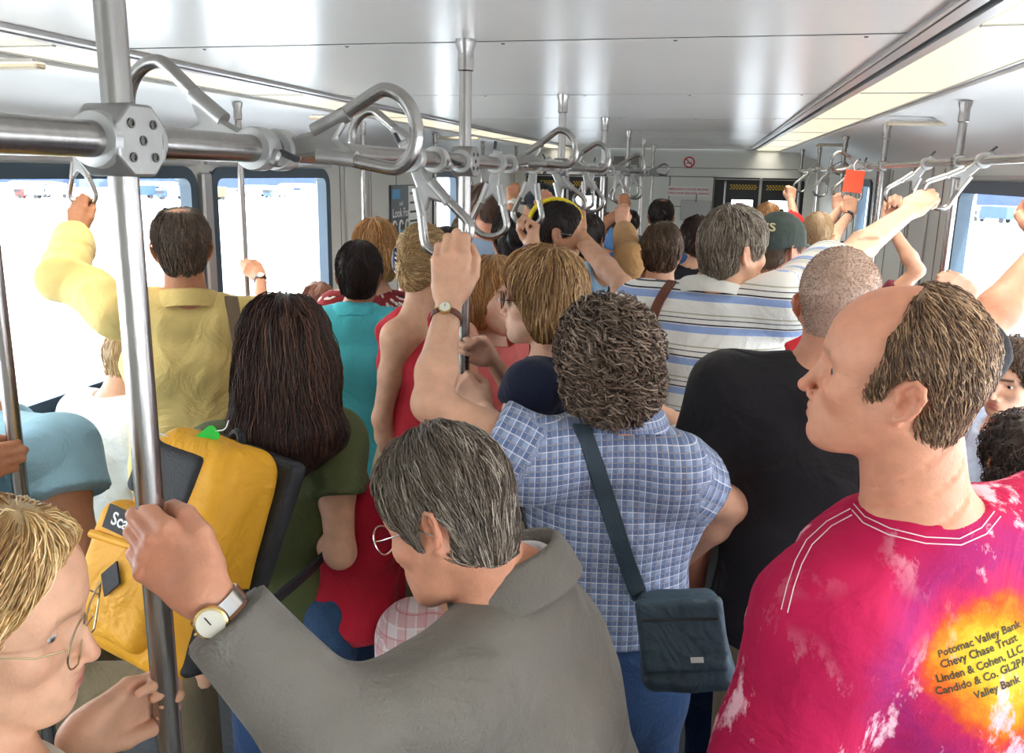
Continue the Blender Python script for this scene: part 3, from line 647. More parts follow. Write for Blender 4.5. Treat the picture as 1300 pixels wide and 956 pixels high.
# ------------------------------------------------------------------ heads
def head_fn(o):
    """distance to a head, in head space (x right, y forward, z up, metres; origin between the ears)"""
    f = o.get('fem', 0); jaw = o.get('jaw', 1.0); nose = o.get('nose', 1.0); det = o.get('ears', 1)
    ears = [] 
    def fn(x, y, z):
        ax_ = np.abs(x)
        d = d_ell(x, y, z, (0, -.008, .032), (.0755, .0905, .088))
        d = smin(d, d_ell(x, y, z, (0, .030, .030), (.066, .060, .066)), .03)                       # forehead
        d = smin(d, d_ell(x, y, z, (0, .034, -.035), (.056, .054, .066)), .028)                     # face mass
        d = smin(d, d_cap(ax_, y, z, (.060, -.006, -.030), (.020, .064, -.094), .014, .016*jaw), .03)   # jaw line
        d = smin(d, d_ell(x, y, z, (0, .076, -.098), (.022*jaw, .018, .017)), .022)                # chin
        d = smin(d, d_ell(x, y, z, (0, .040, -.078), (.036, .040, .032)), .03)                      # floor of the mouth
        d = smin(d, d_ell(ax_, y, z, (.044, .056, -.024), (.020, .020, .018)), .02)                 # cheekbone
        d = smin(d, d_cap(ax_, y, z, (.014, .081, .022), (.046, .062, .024), .0085, .0075), .014)   # brow ridge
        d = smax(d, -d_ell(ax_, y, z, (.032, .093, .001), (.021, .022, .0125)), .016)               # eye socket
        d = smin(d, d_ell(ax_, y, z, (.031, .0660, .0005), (.0150, .0140, .0128)), .004)            # lids over the eyeball
        op = o.get('eye_open', 1.0)
        if op > 0: d = smax(d, -d_ell(ax_, y, z, (.0335, .0790, -.0005), (.0135, .0135, .0056*op)), .0015)
        n = nose*.80
        d = smin(d, d_cap(x, y, z, (0, .082, .010), (0, .084+.025*n, -.037), .0068, .0092), .012)   # nose
        d = smin(d, d_ell(x, y, z, (0, .085+.026*n, -.040), (.0092, .0088, .0078)), .006)
        d = smin(d, d_ell(ax_, y, z, (.0140, .081+.014*n, -.0445), (.0062, .0095, .0066)), .006)
        d = smax(d, -d_ell(ax_, y, z, (.0065, .082+.018*n, -.0530), (.0034, .0050, .0035)), .003)
        d = smax(d, -d_cap(ax_, y, z, (.016, .093, -.044), (.030, .078, -.066), .0015, .0015), .009)
        d = smin(d, d_ell(x, y, z, (0, .076, -.066), (.028, .020, .020)), .018)                     # muzzle
        d = smin(d, d_ell(x, y, z, (0, .0935, -.0625), (.019-.002*f, .0065, .0048)), .005)          # lips
        d = smin(d, d_ell(x, y, z, (0, .0920, -.0730), (.017, .0070, .0058)), .005)
        d = smax(d, -d_ell(x, y, z, (0, .101, -.0675), (.025, .0065, .0014)), .003)
        d = smax(d, -d_ell(x, y, z, (0, .092, -.083), (.014, .006, .004)), .006)
        return d
    def ear(x, y, z):
        d = None
        ax_ = np.abs(x); c = np.array([.0715, -.012, -.006]); v = nrm([.42, -.90, -.12]); u = nrm([.10, -.16, 1.]); n = nrm(np.cross(u, v)); n = n if n[0] > 0 else -n
        P = lambda a, b, e=0: c+v*a+u*b+n*e
        hx = [(0, -.001), (-.004, .012), (.001, .024), (.011, .031), (.022, .028), (.027, .016), (.025, .001), (.017, -.014), (.008, -.024)]
        Rm = np.stack([v, u, n], 1)
        d = d_ell(ax_, y, z, P(.011, .003, .0), (.0150, .0260, .0040), Rm)
        d = smax(d, -d_ell(ax_, y, z, P(.009, -.001, .0075), (.0098, .0130, .0092 if o.get('fine') else .0078), Rm), .002)
        ef = .0055 if o.get('fine') else .0030
        for a, b in zip(hx[:-1], hx[1:]): d = smin(d, d_cap(ax_, y, z, P(*a, ef), P(*b, ef), .0034, .0034), .0025)
        for a, b in (((.012, .020), (.0185, .008)), ((.0185, .008), (.015, -.008))): d = smin(d, d_cap(ax_, y, z, P(*a, .0045), P(*b, .0045), .0024, .0024), .0025)
        d = smin(d, d_ell(ax_, y, z, P(.005, -.026, .001), (.0075, .0085, .0042), Rm), .004)
        d = smin(d, d_ell(ax_, y, z, P(-.002, -.007, .003), (.004, .005, .004), Rm), .003)
        return d
    def full(x, y, z):
        d = fn(x, y, z)
        if det: d = smin(d, ear(x, y, z), .005)
        return d
    return full
def head_cols(L, base, o):
    """skin colour per vertex from head-space coordinates"""
    base = np.array(base); C = np.tile(base, (len(L), 1)); x, y, z = L[:, 0], L[:, 1], L[:, 2]; ax_ = np.abs(x)
    g = lambda cx, cy, cz, sx, sy, sz: np.exp(-(((ax_-cx)/sx)**2+((y-cy)/sy)**2+((z-cz)/sz)**2))
    red = np.clip(g(.045, .06, -.03, .022, .03, .02)*.5+g(0, .11, -.036, .016, .016, .016)*.6+g(.085, -.02, 0, .02, .03, .035)*.5+o.get('flush', 0)*g(0, .05, .10, .09, .08, .06)*.7, 0, 1)
    C = C*(1-red[:, None]*np.array([.04, .24, .26]))
    lip = np.clip(g(0, .098, -.0625, .017, .012, .0055)+g(0, .096, -.073, .0155, .012, .006), 0, 1)*o.get('lip', .7)
    C = C*(1-lip[:, None])+lip[:, None]*np.array(o.get('lipcol', srgb(186, 96, 90)))
    br = np.clip(1.6*np.exp(-(((z-.0235-.05*(ax_-.03))/.0042)**2))*((ax_ > .010) & (ax_ < .047) & (y > .045)), 0, 1)*o.get('brow', .55)
    C = C*(1-br[:, None])+br[:, None]*np.array(o.get('browcol', srgb(110, 80, 55)))
    st = o.get('stubble', 0)*np.clip(g(.03, .05, -.085, .06, .06, .03), 0, 1)
    C = C*(1-st[:, None]*.35); return C
# ------------------------------------------------------------------ hands
def hand_prims(f, W, h, n, side, grip='hook', s=1.0, k=.006):
    """W wrist, h wrist->knuckles, n palm normal; side 'R'/'L'. returns centre of the held bar"""
    h = nrm(h); n = nrm(np.asarray(n)-h*np.dot(n, h)); t = np.cross(h, n) if side == 'R' else np.cross(n, h)
    P = lambda a, b, c: W+s*(t*a+n*b+h*c)
    mc = [(.028, .085, .0100), (.009, .090, .0103), (-.010, .086, .0098), (-.0275, .078, .0090)]
    for i, (a, c, r) in enumerate(mc): f.cap(P(a*.55, .0, .008), P(a, .0, c), .0150*s, (r+.0020)*s, k=.010); f.ell(P(a, -.0035, c), (r*1.02*s,)*3, k=.004)
    f.cap(P(.012, .006, .02), P(-.012, .006, .02), .018*s, .018*s, k=.02); f.cap(P(-.022, .010, .03), P(-.024, .008, .06), .012*s, .010*s, k=.015)
    ln = [(.043, .026, .021), (.047, .029, .022), (.043, .027, .021), (.034, .021, .019)]
    cu = {'hook': [(55, 80, 55), (58, 82, 55), (62, 82, 52), (66, 82, 50)], 'fist': [(46, 92, 66), (48, 92, 66), (50, 92, 64), (54, 92, 62)], 'wrap': [(12, 98, 74), (14, 98, 74), (18, 98, 72), (24, 96, 70)], 'relax': [(22, 30, 18), (27, 35, 20), (32, 38, 22), (38, 40, 24)], 'loose': [(35, 60, 40), (45, 62, 40), (52, 66, 40), (60, 66, 40)]}[grip]
    for (a, c, r), L, an in zip(mc, ln, cu):
        p = P(a, -.001, c); ang = 0; rr = r
        for j in range(3):
            ang += math.radians(an[j]); d = h*math.cos(ang)+n*math.sin(ang)+t*(-a*.6*(1 if grip != 'relax' else -.8))
            q = p+nrm(d)*L[j]*s; f.cap(p, q, rr*s, rr*.90*s, k=.0035 if j else .007); p = q; rr *= .90
    b = P(.026, .008, .022)
    if grip == 'wrap': J = [P(.043, .012, .052), P(.045, .020, .086), P(.036, .032, .112)]
    elif grip in ('hook', 'fist', 'loose'): J = [P(.041, .024, .046), P(.036, .043, .072), P(.016, .051, .086)]
    else: J = [P(.043, .014, .050), P(.052, .024, .076), P(.052, .031, .098)]
    r = [.0165, .0125, .0112, .0095]
    for i in range(3):
        f.cap(b, J[i], r[i]*s, r[i+1]*s, k=.010 if i == 0 else .004); b = J[i]
    return P(0, .030, .092)
def wrist_from_bar(B, h, n, s=1.0, g='hook'):
    h = nrm(h); n = nrm(np.asarray(n)-h*np.dot(n, h)); return np.asarray(B)-s*(n*(.027 if g == 'wrap' else .030)+h*(.113 if g == 'wrap' else .092))
# ------------------------------------------------------------------ hair strands
def strands(P0, N0, sdf, flow, L, nseg=7, rad=.0012, lift=.004, curl=0, jit=.25, cols=None, seed=1, grav=0, tri=3, lvar=.35):
    r = np.random.RandomState(seed); n = len(P0); p = P0.copy(); Ls = L*(1-lvar*r.rand(n)); off = lift*r.rand(n)
    def grad(q):
        e = .002; g = np.stack([sdf(q[:, 0]+e, q[:, 1], q[:, 2])-sdf(q[:, 0]-e, q[:, 1], q[:, 2]), sdf(q[:, 0], q[:, 1]+e, q[:, 2])-sdf(q[:, 0], q[:, 1]-e, q[:, 2]), sdf(q[:, 0], q[:, 1], q[:, 2]+e)-sdf(q[:, 0], q[:, 1], q[:, 2]-e)], 1)
        return g/(np.linalg.norm(g, axis=1, keepdims=True)+1e-9)
    K = max(4, n//22); ctr = P0[r.randint(0, n, K)]; cid = np.concatenate([((P0[i:i+800, None]-ctr[None])**2).sum(2).argmin(1) for i in range(0, n, 800)])
    jv = r.normal(size=(n, 3))*jit*.45+(r.normal(size=(K, 3))*jit*.9)[cid]; off = off*(.5+r.rand(K)[cid]); hue = r.rand(K)[cid]; pts = [p.copy()]; prev = None; ph = r.rand(n)*6.3; cr = curl*(.5+r.rand(n))
    for i in range(nseg):
        g = grad(p); d = flow(p)+jv; d[:, 2] -= grav; d -= g*(d*g).sum(1, keepdims=True); d /= np.linalg.norm(d, axis=1, keepdims=True)+1e-9
        p = p+d*(Ls/nseg)[:, None]; g = grad(p); dd = sdf(p[:, 0], p[:, 1], p[:, 2]); dd = np.clip(dd, -.03, .03); p = p-g*(dd-off*(1 if i < nseg-1 else .3))[:, None]
        q = p.copy()
        if curl:
            s_ = np.cross(d, g); a = ph+i*1.35; q = q+(s_*np.cos(a)[:, None]+g*(.6+.8*np.sin(a))[:, None])*cr[:, None]
        pts.append(q)
    A = np.stack(pts, 1); m = nseg+1                                   # n,m,3
    T = np.gradient(A, axis=1); T /= np.linalg.norm(T, axis=2, keepdims=True)+1e-9
    up = np.tile(N0[:, None, :], (1, m, 1)); X = np.cross(T, up); X /= np.linalg.norm(X, axis=2, keepdims=True)+1e-9; Y = np.cross(X, T)
    tp = np.interp(np.linspace(0, 1, m), [0, .15, .7, 1], [.6, 1, .85, .15])*rad
    ring_ = [A+(X*math.cos(2*PI*k/tri)+Y*math.sin(2*PI*k/tri))*tp[None, :, None] for k in range(tri)]
    V = np.stack(ring_, 2).reshape(-1, 3); base = (np.arange(n)*m*tri)[:, None, None]; i = (np.arange(m-1)*tri)[None, :, None]; k = np.arange(tri)[None, None, :]; k2 = (k+1) % tri
    F = np.stack([base+i+k, base+i+k2, base+i+tri+k2, base+i+tri+k], -1).reshape(-1, 4)
    cols = np.array(cols); w = (.55*r.rand(n)+.45*hue); ci = np.floor(w*len(cols)).astype(int).clip(0, len(cols)-1); C = cols[ci]*(.82+.36*r.rand(n, 1))*(.88+.24*hue[:, None]); C = np.repeat(C, m*tri, axis=0)
    return V, F, C
def whorl(c): 
    c = np.array(c); return lambda p: (lambda v: v/(np.linalg.norm(v, axis=1, keepdims=True)+1e-6))(p-c)
def hair_cut_short(x, y, z, t=.009, front=(.885, -.466, .040), low=-.075, side=.5):
    d = d_ell(x, y, z, (0, -.009, .033), (.0755+t*side, .0900+t*.8, .088+t*1.2)); d = smin(d, d_ell(x, y, z, (0, .026, .036), (.066+t*side, .060+t, .066+t)), .03)
    d = smin(d, d_ell(x, y, z, (0, -.040, -.045), (.052+t*.3, .041+t*.4, .05)), .03)
    d = smax(d, y*front[0]+z*front[1]-front[2], .012)                       # hairline from brow to ear
    d = smax(d, -(z-(low+(y+.08)*.55)), .012)                              # nape
    ax_ = np.abs(x); d = smax(d, -d_ell(ax_, y, z, (.092, -.018, -.012), (.034, .028, .040)), .008)  # around the ears
    return d
HS = {}
def style(name, **k): HS[name] = k
def hair_sdf(kind, o):
    t = o.get('t', .010)
    def fn(x, y, z):
        ax_ = np.abs(x)
        if kind in ('short', 'sidepart'): return hair_cut_short(x, y, z, t, low=o.get('low', -.075), front=o.get('front', (.885, -.466, .040)), side=o.get('side', .35))
        if kind == 'buzz': return hair_cut_short(x, y, z, .0035, low=-.075)
        if kind == 'bald_top':
            d = hair_cut_short(x, y, z, t, low=-.088, front=(.965, .26, .030+.004*np.sin(60*z)*np.sin(45*z+2)), side=.4); b = o.get('bald', ((0, .085, .118), (.055, .090, .040)))
            return smax(d, -d_ell(x, y, z, *b), .012)
        if kind == 'balding': 
            d = hair_cut_short(x, y, z, t, low=-.08); return smax(d, -d_ell(x, y, z, (0, -.02, .135), (.045, .05, .03)), .012)
        if kind == 'curly':
            d = hair_cut_short(x, y, z, t+.008, front=(.885, -.466, .050), low=-.100, side=.9)
            d = smin(d, d_ell(ax_, y, z, (.052, -.03, -.035), (.034, .045, .045)), .02); d = smin(d, d_ell(x, y, z, (0, -.062, -.05), (.062, .040, .05)), .02)
            return d+.004*np.sin(130*x)*np.sin(120*y+1)*np.sin(140*z)
        if kind == 'bob':
            d = d_ell(x, y, z, (0, -.010, .030), (.0755+t*.7, .0905+t*.8, .088+t)); d = smin(d, d_ell(x, y, z, (0, .026, .038), (.066+t*.7, .058+t, .064+t)), .03)
            sd = d_ell(ax_, y, z, (.058, -.018, -.045), (.026+t*.4, .062, .068)); bk = d_ell(x, y, z, (0, -.068, -.045), (.062+t*.5, .036+t, .066)); d = smin(smin(d, sd, .025), bk, .03)
            d = smax(d, y*.885+z*-.466-o.get('fr', .052), .012)
            op = o.get('open', ((0, .075, -.045), (.053, .075, .085))); d = smax(d, -d_ell(x, y, z, *op), .008); return smax(d, -(z+o.get('len', .105)), .012)
        if kind == 'long':
            d = d_ell(x, y, z, (0, -.010, .030), (.0755+t, .0905+t, .090+t)); d = smin(d, d_ell(x, y, z, (0, .026, .040), (.070+t, .060+t, .066+t)), .03)
            sd = d_ell(ax_, y, z, (.060, -.03, -.06), (.032, .060, .085)); d = smin(d, sd, .03)
            dx = o.get('dx', 0); d = smin(d, d_ecap(x, y, z, (0, -.055, -.02), (dx*.5, -.105, -.15), (.082, .060), (.086, .050), np.eye(3)), .04)
            e = d_ecap(x, y, z, (dx*.5, -.105, -.15), (dx*2.6, -.118, -.275), (.092, .040), (.050, .012), np.eye(3)); d = smin(d, e, .04)
            d = smax(d, y*.885+z*-.466-.052, .012); return smax(d, -d_ell(x, y, z, (0, .085, -.05), (.058, .085, .10)), .01)
        if kind == 'updo':
            d = hair_cut_short(x, y, z, t+.004, low=-.09); d = smin(d, d_ell(x, y, z, (.0, -.105, -.005), (.040, .034, .052)), .02); return smin(d, d_ell(x, y, z, (.0, -.095, -.055), (.034, .03, .035)), .02)
        if kind == 'bun':
            d = hair_cut_short(x, y, z, t, low=-.08); return smin(d, d_ell(x, y, z, (0, -.125, .02), (.045, .035, .042)), .015)
        raise KeyError(kind)
    return fn
# ------------------------------------------------------------------ people
IRIS = {'blue': srgb(72, 88, 96), 'brown': srgb(70, 45, 30)}
def az(p): return math.degrees(math.atan2(-p[0], p[1]))                 # heading from the camera to a point, counter-clockwise from +Y
def ik(S, Wp, l1, l2, hint):
    d = Wp-S; D = np.linalg.norm(d); u = d/(D+1e-9)
    if D > .995*(l1+l2): k = D/(.995*(l1+l2)); l1 *= k; l2 *= k
    a = (l1*l1-l2*l2+D*D)/(2*D); hh = math.sqrt(max(l1*l1-a*a, 1e-6)); v = np.asarray(hint, float); v = nrm(v-u*np.dot(v, u)); return S+u*a+v*hh
PEOPLE = {}
def person(key, label, head, hrot=(0, 0, 0), by=0, sc=1.0, hsc=1.0, sw=.185, bulk=1.0, skin='fair', ho=None, hair=None, arms=None, shirt=None, legs='navy', vf=.006, vc=.012,
           neck=None, lean=(0, 0), sit=False, hipz=None, seed=None, eyes=None, legcol=None, neckr=None):
    """head=(px,py,depth). hrot/by: yaw measured from 'facing away from the camera', counter-clockwise; pitch up; roll"""
    ho = dict(ho or {}); ho['fine'] = vf < .0036; seed = seed or sum(map(ord, key)) % 97; HC = at(*head); A = az(HC); Rh = rotm(A+hrot[0], hrot[1], hrot[2])*1.0; Rb = rotm(A+by)
    up = np.array([0, 0, 1.]); fem = ho.get('fem', 0)
    Nk = (HC+Rb @ np.array([0, -.035, -.175])*hsc) if neck is None else np.asarray(neck, float)
    hz = hipz if hipz else (.585 if sit else Nk[2]-.54*sc)
    hip = np.array([Nk[0], Nk[1], 0])+Rb @ np.array([lean[0], lean[1], 0]); hip[2] = hz
    base = np.array([hip[0], hip[1], 0])
    sp = lambda f: Nk*(1-f)+hip*f
    a1, a2, a3, a4 = [(w*sc*bulk, d*sc*bulk) for w, d in ((.130, .068), (.158, .100), (.138, .098), (.162, .108))]
    if fem: a3 = (a3[0]*.86, a3[1]*.9); a2 = (a2[0]*.94, a2[1])
    spine = [(sp(.12)+Rb @ [0, .015, 0], (sw*.70*1.0, a1[1])), (sp(.32)+Rb @ [0, .02, 0], a2), (sp(.68)+Rb @ [0, .015, 0], a3), (sp(1.0), a4)]
    Sh = {s: Nk+Rb @ np.array([k*sw, .005, -.055*sc]) for s, k in (('R', 1), ('L', -1))}
    arm = {}
    for s, k in (('R', 1), ('L', -1)):
        q = (arms or {}).get(s, {}); S_ = Sh[s].copy()
        if 'S' in q: S_ = np.asarray(q['S'], float); Sh[s] = S_
        if 'B' in q or 'W' in q:
            h = q['h']; n = q['n']; Wp = wrist_from_bar(q['B'], h, n, q.get('hs', sc), q.get('g', 'hook')) if 'B' in q else np.asarray(q['W'], float)
            if Wp[2] > S_[2]+.1 and 'S' not in q: S_ = S_+up*.045*sc-Rb @ np.array([k*.018, 0, 0]); Sh[s] = S_
            E_ = np.asarray(q['E'], float) if 'E' in q else ik(S_, Wp, .295*sc, .262*sc, q.get('hint', Rb @ np.array([k*.6, -.3, -.8])))
            arm[s] = dict(S=S_, E=E_, W=Wp, h=h, n=n, g=q.get('g', 'hook'), hs=q.get('hs', sc))
        elif sit:
            E_ = S_+Rb @ np.array([k*.05, .06, -.27])*sc; Wp = E_+Rb @ np.array([-k*.08, .22, -.02]); arm[s] = dict(S=S_, E=E_, W=Wp, h=Rb @ np.array([-k*.3, 1, -.1]), n=-up, g='relax', hs=sc)
        else:
            E_ = S_+Rb @ np.array([k*.055, -.02, -.285])*sc; Wp = E_+Rb @ np.array([k*.0, .075, -.245])*sc
            arm[s] = dict(S=S_, E=E_, W=Wp, h=Wp-E_, n=Rb @ np.array([-k, 0, 0]), g='relax', hs=sc)
    pts = [HC+[0, 0, .16], HC-[.14, .14, .15], HC+[.14, .14, 0], hip-[.2, .16, .06], hip+[.2, .16, 0]]
    for a in arm.values(): pts += [a['E'], a['W']+nrm(a['h'])*.13, a['S']]+([a['W']+nrm(a['n'])*.1])
    pts = np.array(pts); lo = pts.min(0)-.085; hi = pts.max(0)+.085; lo[2] = max(lo[2], hip[2]-.12)
    fine = [(HC-.15*hsc, HC+.15*hsc)]
    for a in arm.values():
        if a['g'] != 'relax': c = a['W']+nrm(a['h'])*.06+nrm(a['n'])*.02; fine.append((c-.10, c+.10))
    f = Field(lo, hi, vc, fine, vf)
    nr = neckr or (.047 if fem else .056)
    def torso(F, g, k=.04):
        for (pa, ra), (pb, rb) in zip(spine[:-1], spine[1:]): F.ecap(pa, pb, (ra[0]+g, ra[1]+g), (rb[0]+g, rb[1]+g), Rb, k=k)
    torso(f, -.006)
    Cn = HC+Rh @ np.array([0, -.022, -.045])*hsc
    f.cap(Cn, Nk+Rb @ [0, .012, -.03], nr*hsc, nr*1.12, k=.03)
    for s, a in arm.items():
        k = 1 if s == 'R' else -1; w = sc*bulk**.5*(.86 if fem else 1)
        f.cap(Nk+Rb @ [0, .0, -.005], a['S'], .045*w, .045*w, k=.05); f.cap(spine[0][0], a['S'], .06*w, .050*w, k=.04)
        mid = a['S']*.55+a['E']*.45; f.cap(a['S'], mid, .052*w, .046*w, k=.04); f.cap(mid, a['E'], .046*w, .037*w, k=.02)
        m2 = a['E']*.72+a['W']*.28; f.cap(a['E'], m2, .037*w, .041*w, k=.02); f.cap(m2, a['W'], .041*w, .0255*w, k=.02); f.cap(a['W'], a['W']+nrm(a['h'])*.02, .0255*w, .024*w, k=.015)
        hand_prims(f, a['W'], a['h'], a['n'], s, a['g'], a['hs'])
    hs = head_fn(ho)
    def loc(x, y, z):
        dx, dy, dz = (x-HC[0])/hsc, (y-HC[1])/hsc, (z-HC[2])/hsc
        return (Rh[0, 0]*dx+Rh[1, 0]*dy+Rh[2, 0]*dz, Rh[0, 1]*dx+Rh[1, 1]*dy+Rh[2, 1]*dz, Rh[0, 2]*dx+Rh[1, 2]*dy+Rh[2, 2]*dz)
    f.ev(HC-.135*hsc, HC+.135*hsc, lambda x, y, z: hs(*loc(x, y, z))*hsc, 'u', .016)
    if 'extra' in ho: ho['extra'](f, HC, Rh, Nk)
    V, F = f.mesh(); L = (V-HC) @ Rh/hsc
    C = head_cols(L, SK[skin] if isinstance(skin, str) else skin, ho)
    for a in arm.values():                                               # slightly redder knuckles
        kc = a['W']+nrm(a['h'])*.09; w = np.exp(-((np.linalg.norm(V-kc, axis=1)/.035)**2))*.35; C = C*(1-w[:, None]*np.array([.0, .16, .18]))
    body = finish('person', V, F, skin_m, None, base, True, dict(col=('FLOAT_COLOR', np.c_[C, np.ones(len(C))]))); body.location = base
    tag(body, label, 'person')
    P = dict(o=body, base=base, HC=HC, Rh=Rh, Rb=Rb, Nk=Nk, arm=arm, hip=hip, spine=spine, sc=sc, hsc=hsc, sw=sw, A=A, nr=nr); PEOPLE[key] = P
    # eyes
    if eyes:
        for k in (-1, 1):
            r = .0119*hsc; b = MB().ball((0, 0, 0), r, 20); v = np.array(b.V); gz = nrm(eyes.get('gaze', (0, 1, 0))); dt = v @ gz/r
            cc = np.where(dt[:, None] > .965, np.array([[.01, .01, .01]]), np.where(dt[:, None] > .86, np.array([IRIS[eyes.get('iris', 'brown')]]), np.array([[.80, .76, .72]])))
            ec = HC+Rh @ np.array([k*.031, .0648, -.0005])*hsc
            o = finish('eye', (v @ Rh.T)+ec, b.F, eye_m, body, base, True, dict(col=('FLOAT_COLOR', np.c_[cc, np.ones(len(cc))])))
    # hair
    if hair:
        kind = hair['kind']; fn = hair_sdf(kind, hair); ext = 1.0 if kind == 'long' else 0
        lo_ = np.array([-.17, -.20, -.16]); hi_ = np.array([.17, .13, .17])
        if kind == 'long': lo_ = np.array([-.20, -.22, -.46]); hi_ = np.array([.20, .13, .17])
        g = Field(lo_, hi_, hair.get('vx', .0045 if vf < .005 else .007)); g.ev(lo_, hi_, fn, 'u', .001)
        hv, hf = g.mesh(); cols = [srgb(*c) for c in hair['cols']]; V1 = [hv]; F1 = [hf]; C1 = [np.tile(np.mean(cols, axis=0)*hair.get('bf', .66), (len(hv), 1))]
        N = hair.get('n', 700)
        if N:
            r = np.random.RandomState(seed); out = hv[r.randint(0, len(hv), N*3)]
            e = .002; gr = np.stack([fn(out[:, 0]+e, out[:, 1], out[:, 2])-fn(out[:, 0]-e, out[:, 1], out[:, 2]), fn(out[:, 0], out[:, 1]+e, out[:, 2])-fn(out[:, 0], out[:, 1]-e, out[:, 2]), fn(out[:, 0], out[:, 1], out[:, 2]+e)-fn(out[:, 0], out[:, 1], out[:, 2]-e)], 1); gr /= np.linalg.norm(gr, axis=1, keepdims=True)+1e-9
            hd = d_ell(out[:, 0], out[:, 1], out[:, 2], (0, -.008, .032), (.0755, .0905, .088)); ok = (hd > .0015)
            out = out[ok][:N]; gr = gr[ok][:N]
            fl = hair.get('flow') or whorl((.01, -.045, .14))
            sv, sf, scol = strands(out, gr, fn, fl, hair.get('L', .05), hair.get('seg', 6), hair.get('rad', .0013), hair.get('lift', .004), hair.get('curl', .0013), hair.get('jit', .22), cols, seed, hair.get('grav', .25), lvar=.4)
            V1.append(sv); F1.append(sf+len(hv)); C1.append(scol)
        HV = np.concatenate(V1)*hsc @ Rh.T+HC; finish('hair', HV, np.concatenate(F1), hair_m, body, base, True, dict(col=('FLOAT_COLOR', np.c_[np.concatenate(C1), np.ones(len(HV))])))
    # shirt / top
    if shirt:
        sl = shirt.get('sleeve', 'short'); g = shirt.get('ease', .012); hem = shirt['hem'] if 'hem' in shirt else hip[2]-shirt.get('drop', .10)
        f2 = Field(lo-.02, hi+.02, shirt.get('vc', max(vc*.8, .008)), [(np.minimum(Nk-.25, Nk-.2), Nk+.14)] if shirt.get('vf') else [], shirt.get('vf'))
        torso(f2, g); w = sc*bulk**.5*(.86 if fem else 1)
        for s, a in arm.items():
            if sl == 'none':
                f2.cap(Nk+Rb @ [(1 if s == 'R' else -1)*.055, 0, -.01], Nk+Rb @ [(1 if s == 'R' else -1)*sw*shirt.get('strap', .62), 0, -.06], .036*w+g, .036*w+g, k=.03); continue
            f2.cap(Nk+Rb @ [0, 0, -.02], a['S'], .040*w+g, .048*w+g, k=.05); f2.cap(spine[0][0], a['S'], .06*w+g, .052*w+g, k=.04)
            fr = shirt.get('len', .62); e2 = a['S']*(1-fr)+a['E']*fr; ad = nrm(a['E']-a['S'])
            if sl == 'short': f2.cap(a['S'], e2+ad*.03, .055*w+g, .056*w+g*1.5, k=.04, cut=[(e2, ad)])
            else:
                f2.cap(a['S'], a['E'], .056*w+g, .046*w+g, k=.04); fw = nrm(a['W']-a['E']); cw = a['W']-fw*shirt.get('cuff', .015)
                f2.cap(a['E'], cw+fw*.02, .050*w+g, .034*w+g*shirt.get('cuffg', 1), k=.03, cut=[(cw, fw)])
        if shirt.get('extra'): shirt['extra'](f2, P)
        am = shirt.get('fold', .010)*1.5; fo = folds(seed, shirt.get('ff', 20)); f2.ev(lo-.02, hi+.02, lambda x, y, z: am*fo(x, y, z), '+', 0)
        # neckline: cut an ellipsoid around the neck, then add a collar
        nl = shirt.get('neck', 'crew')
        nc = Nk+Rb @ [0, .02, .045]; rr = {'crew': (.068, .066, .058), 'wide': (.10, .085, .10), 'polo': (.064, .062, .06), 'vee': (.075, .10, .09)}[nl]
        f2.ell(nc, (rr[0]*sc, rr[1]*sc, rr[2]*sc), rotm(A+by, -18), k=.01, op='s')
        f2.ev(lo-.02, hi+.02, lambda x, y, z: hem-z+0*x+0*y, 'i', 0)
        V2, F2 = f2.mesh()
        Lb = (V2-Nk) @ Rb; dT = np.full(len(V2), 9.); pat = np.c_[np.arctan2(Lb[:, 0], -Lb[:, 1])*.16, Lb[:, 2], Lb[:, 1]]
        if shirt.get('planar'): pat[:, 0] = Lb[:, 0]
        for s, a in arm.items():
            for (p, q, off) in ((a['S'], a['E'], 0), (a['E'], a['W'], .3)):
                ba = q-p; h = np.clip(((V2-p) @ ba)/(ba @ ba), 0, 1); dd = np.linalg.norm(V2-(p+h[:, None]*ba), axis=1)
                lat = np.abs(Lb[:, 0]) > sw*(.80 if a['E'][2] > a['S'][2]-.1 else .95); m = (dd < .09*sc) & (lat | (off > 0) & (h > .1)) & (h > .02)
                if sl == 'none': continue
                bx, by_, bz = basis(ba); rel = V2-p; ang = np.arctan2(rel @ by_, rel @ bx)*.06
                pat[m] = np.c_[ang, -(h*np.linalg.norm(ba))-off, ang*0][m]
        so_ = finish(shirt.get('name', 'shirt'), V2, F2, shirt['mat'], body, base, True, dict(pat=('FLOAT_VECTOR', pat))); P['shirt'] = so_; P['V2'] = V2; P['F2'] = F2
        cn = shirt.get('collar')
        if cn: cn(P, shirt)
    # trousers and shoes
    ft = Field(base-[.3, .3, 0] if not sit else base-[.75, .75, 0], np.array([*(base+(.3 if not sit else .75))[:2], hip[2]+.14]), .016)
    lw = sc*bulk**.5; feet = []
    for k in (-1, 1):
        H_ = hip+Rb @ [k*.085*sc, 0, -.02 if not sit else -.005]
        if sit: K_ = H_+Rb @ [k*.05, .40, -.0]; An = np.array([*(K_+Rb @ [0, .02, 0])[:2], .09])
        else: K_ = H_+Rb @ [k*.02, .02, -(hip[2]-.09)*.48]; An = np.array([*(H_+Rb @ [k*.03, -.01, 0])[:2], .09])
        ft.cap(H_, K_, .085*lw, .062*lw, k=.03); ft.cap(K_, An, .062*lw, .05*lw, k=.02); feet.append(An)
    ft.ecap(hip+[0, 0, -.04], hip+[0, 0, .07], (a4[0]+.004, a4[1]+.004), (a4[0]*.97+.002, a4[1]+.002), Rb, k=.05)
    V3, F3 = ft.mesh(); finish('trousers', V3, F3, TR[legs], body, base, True); P['legs'] = legs
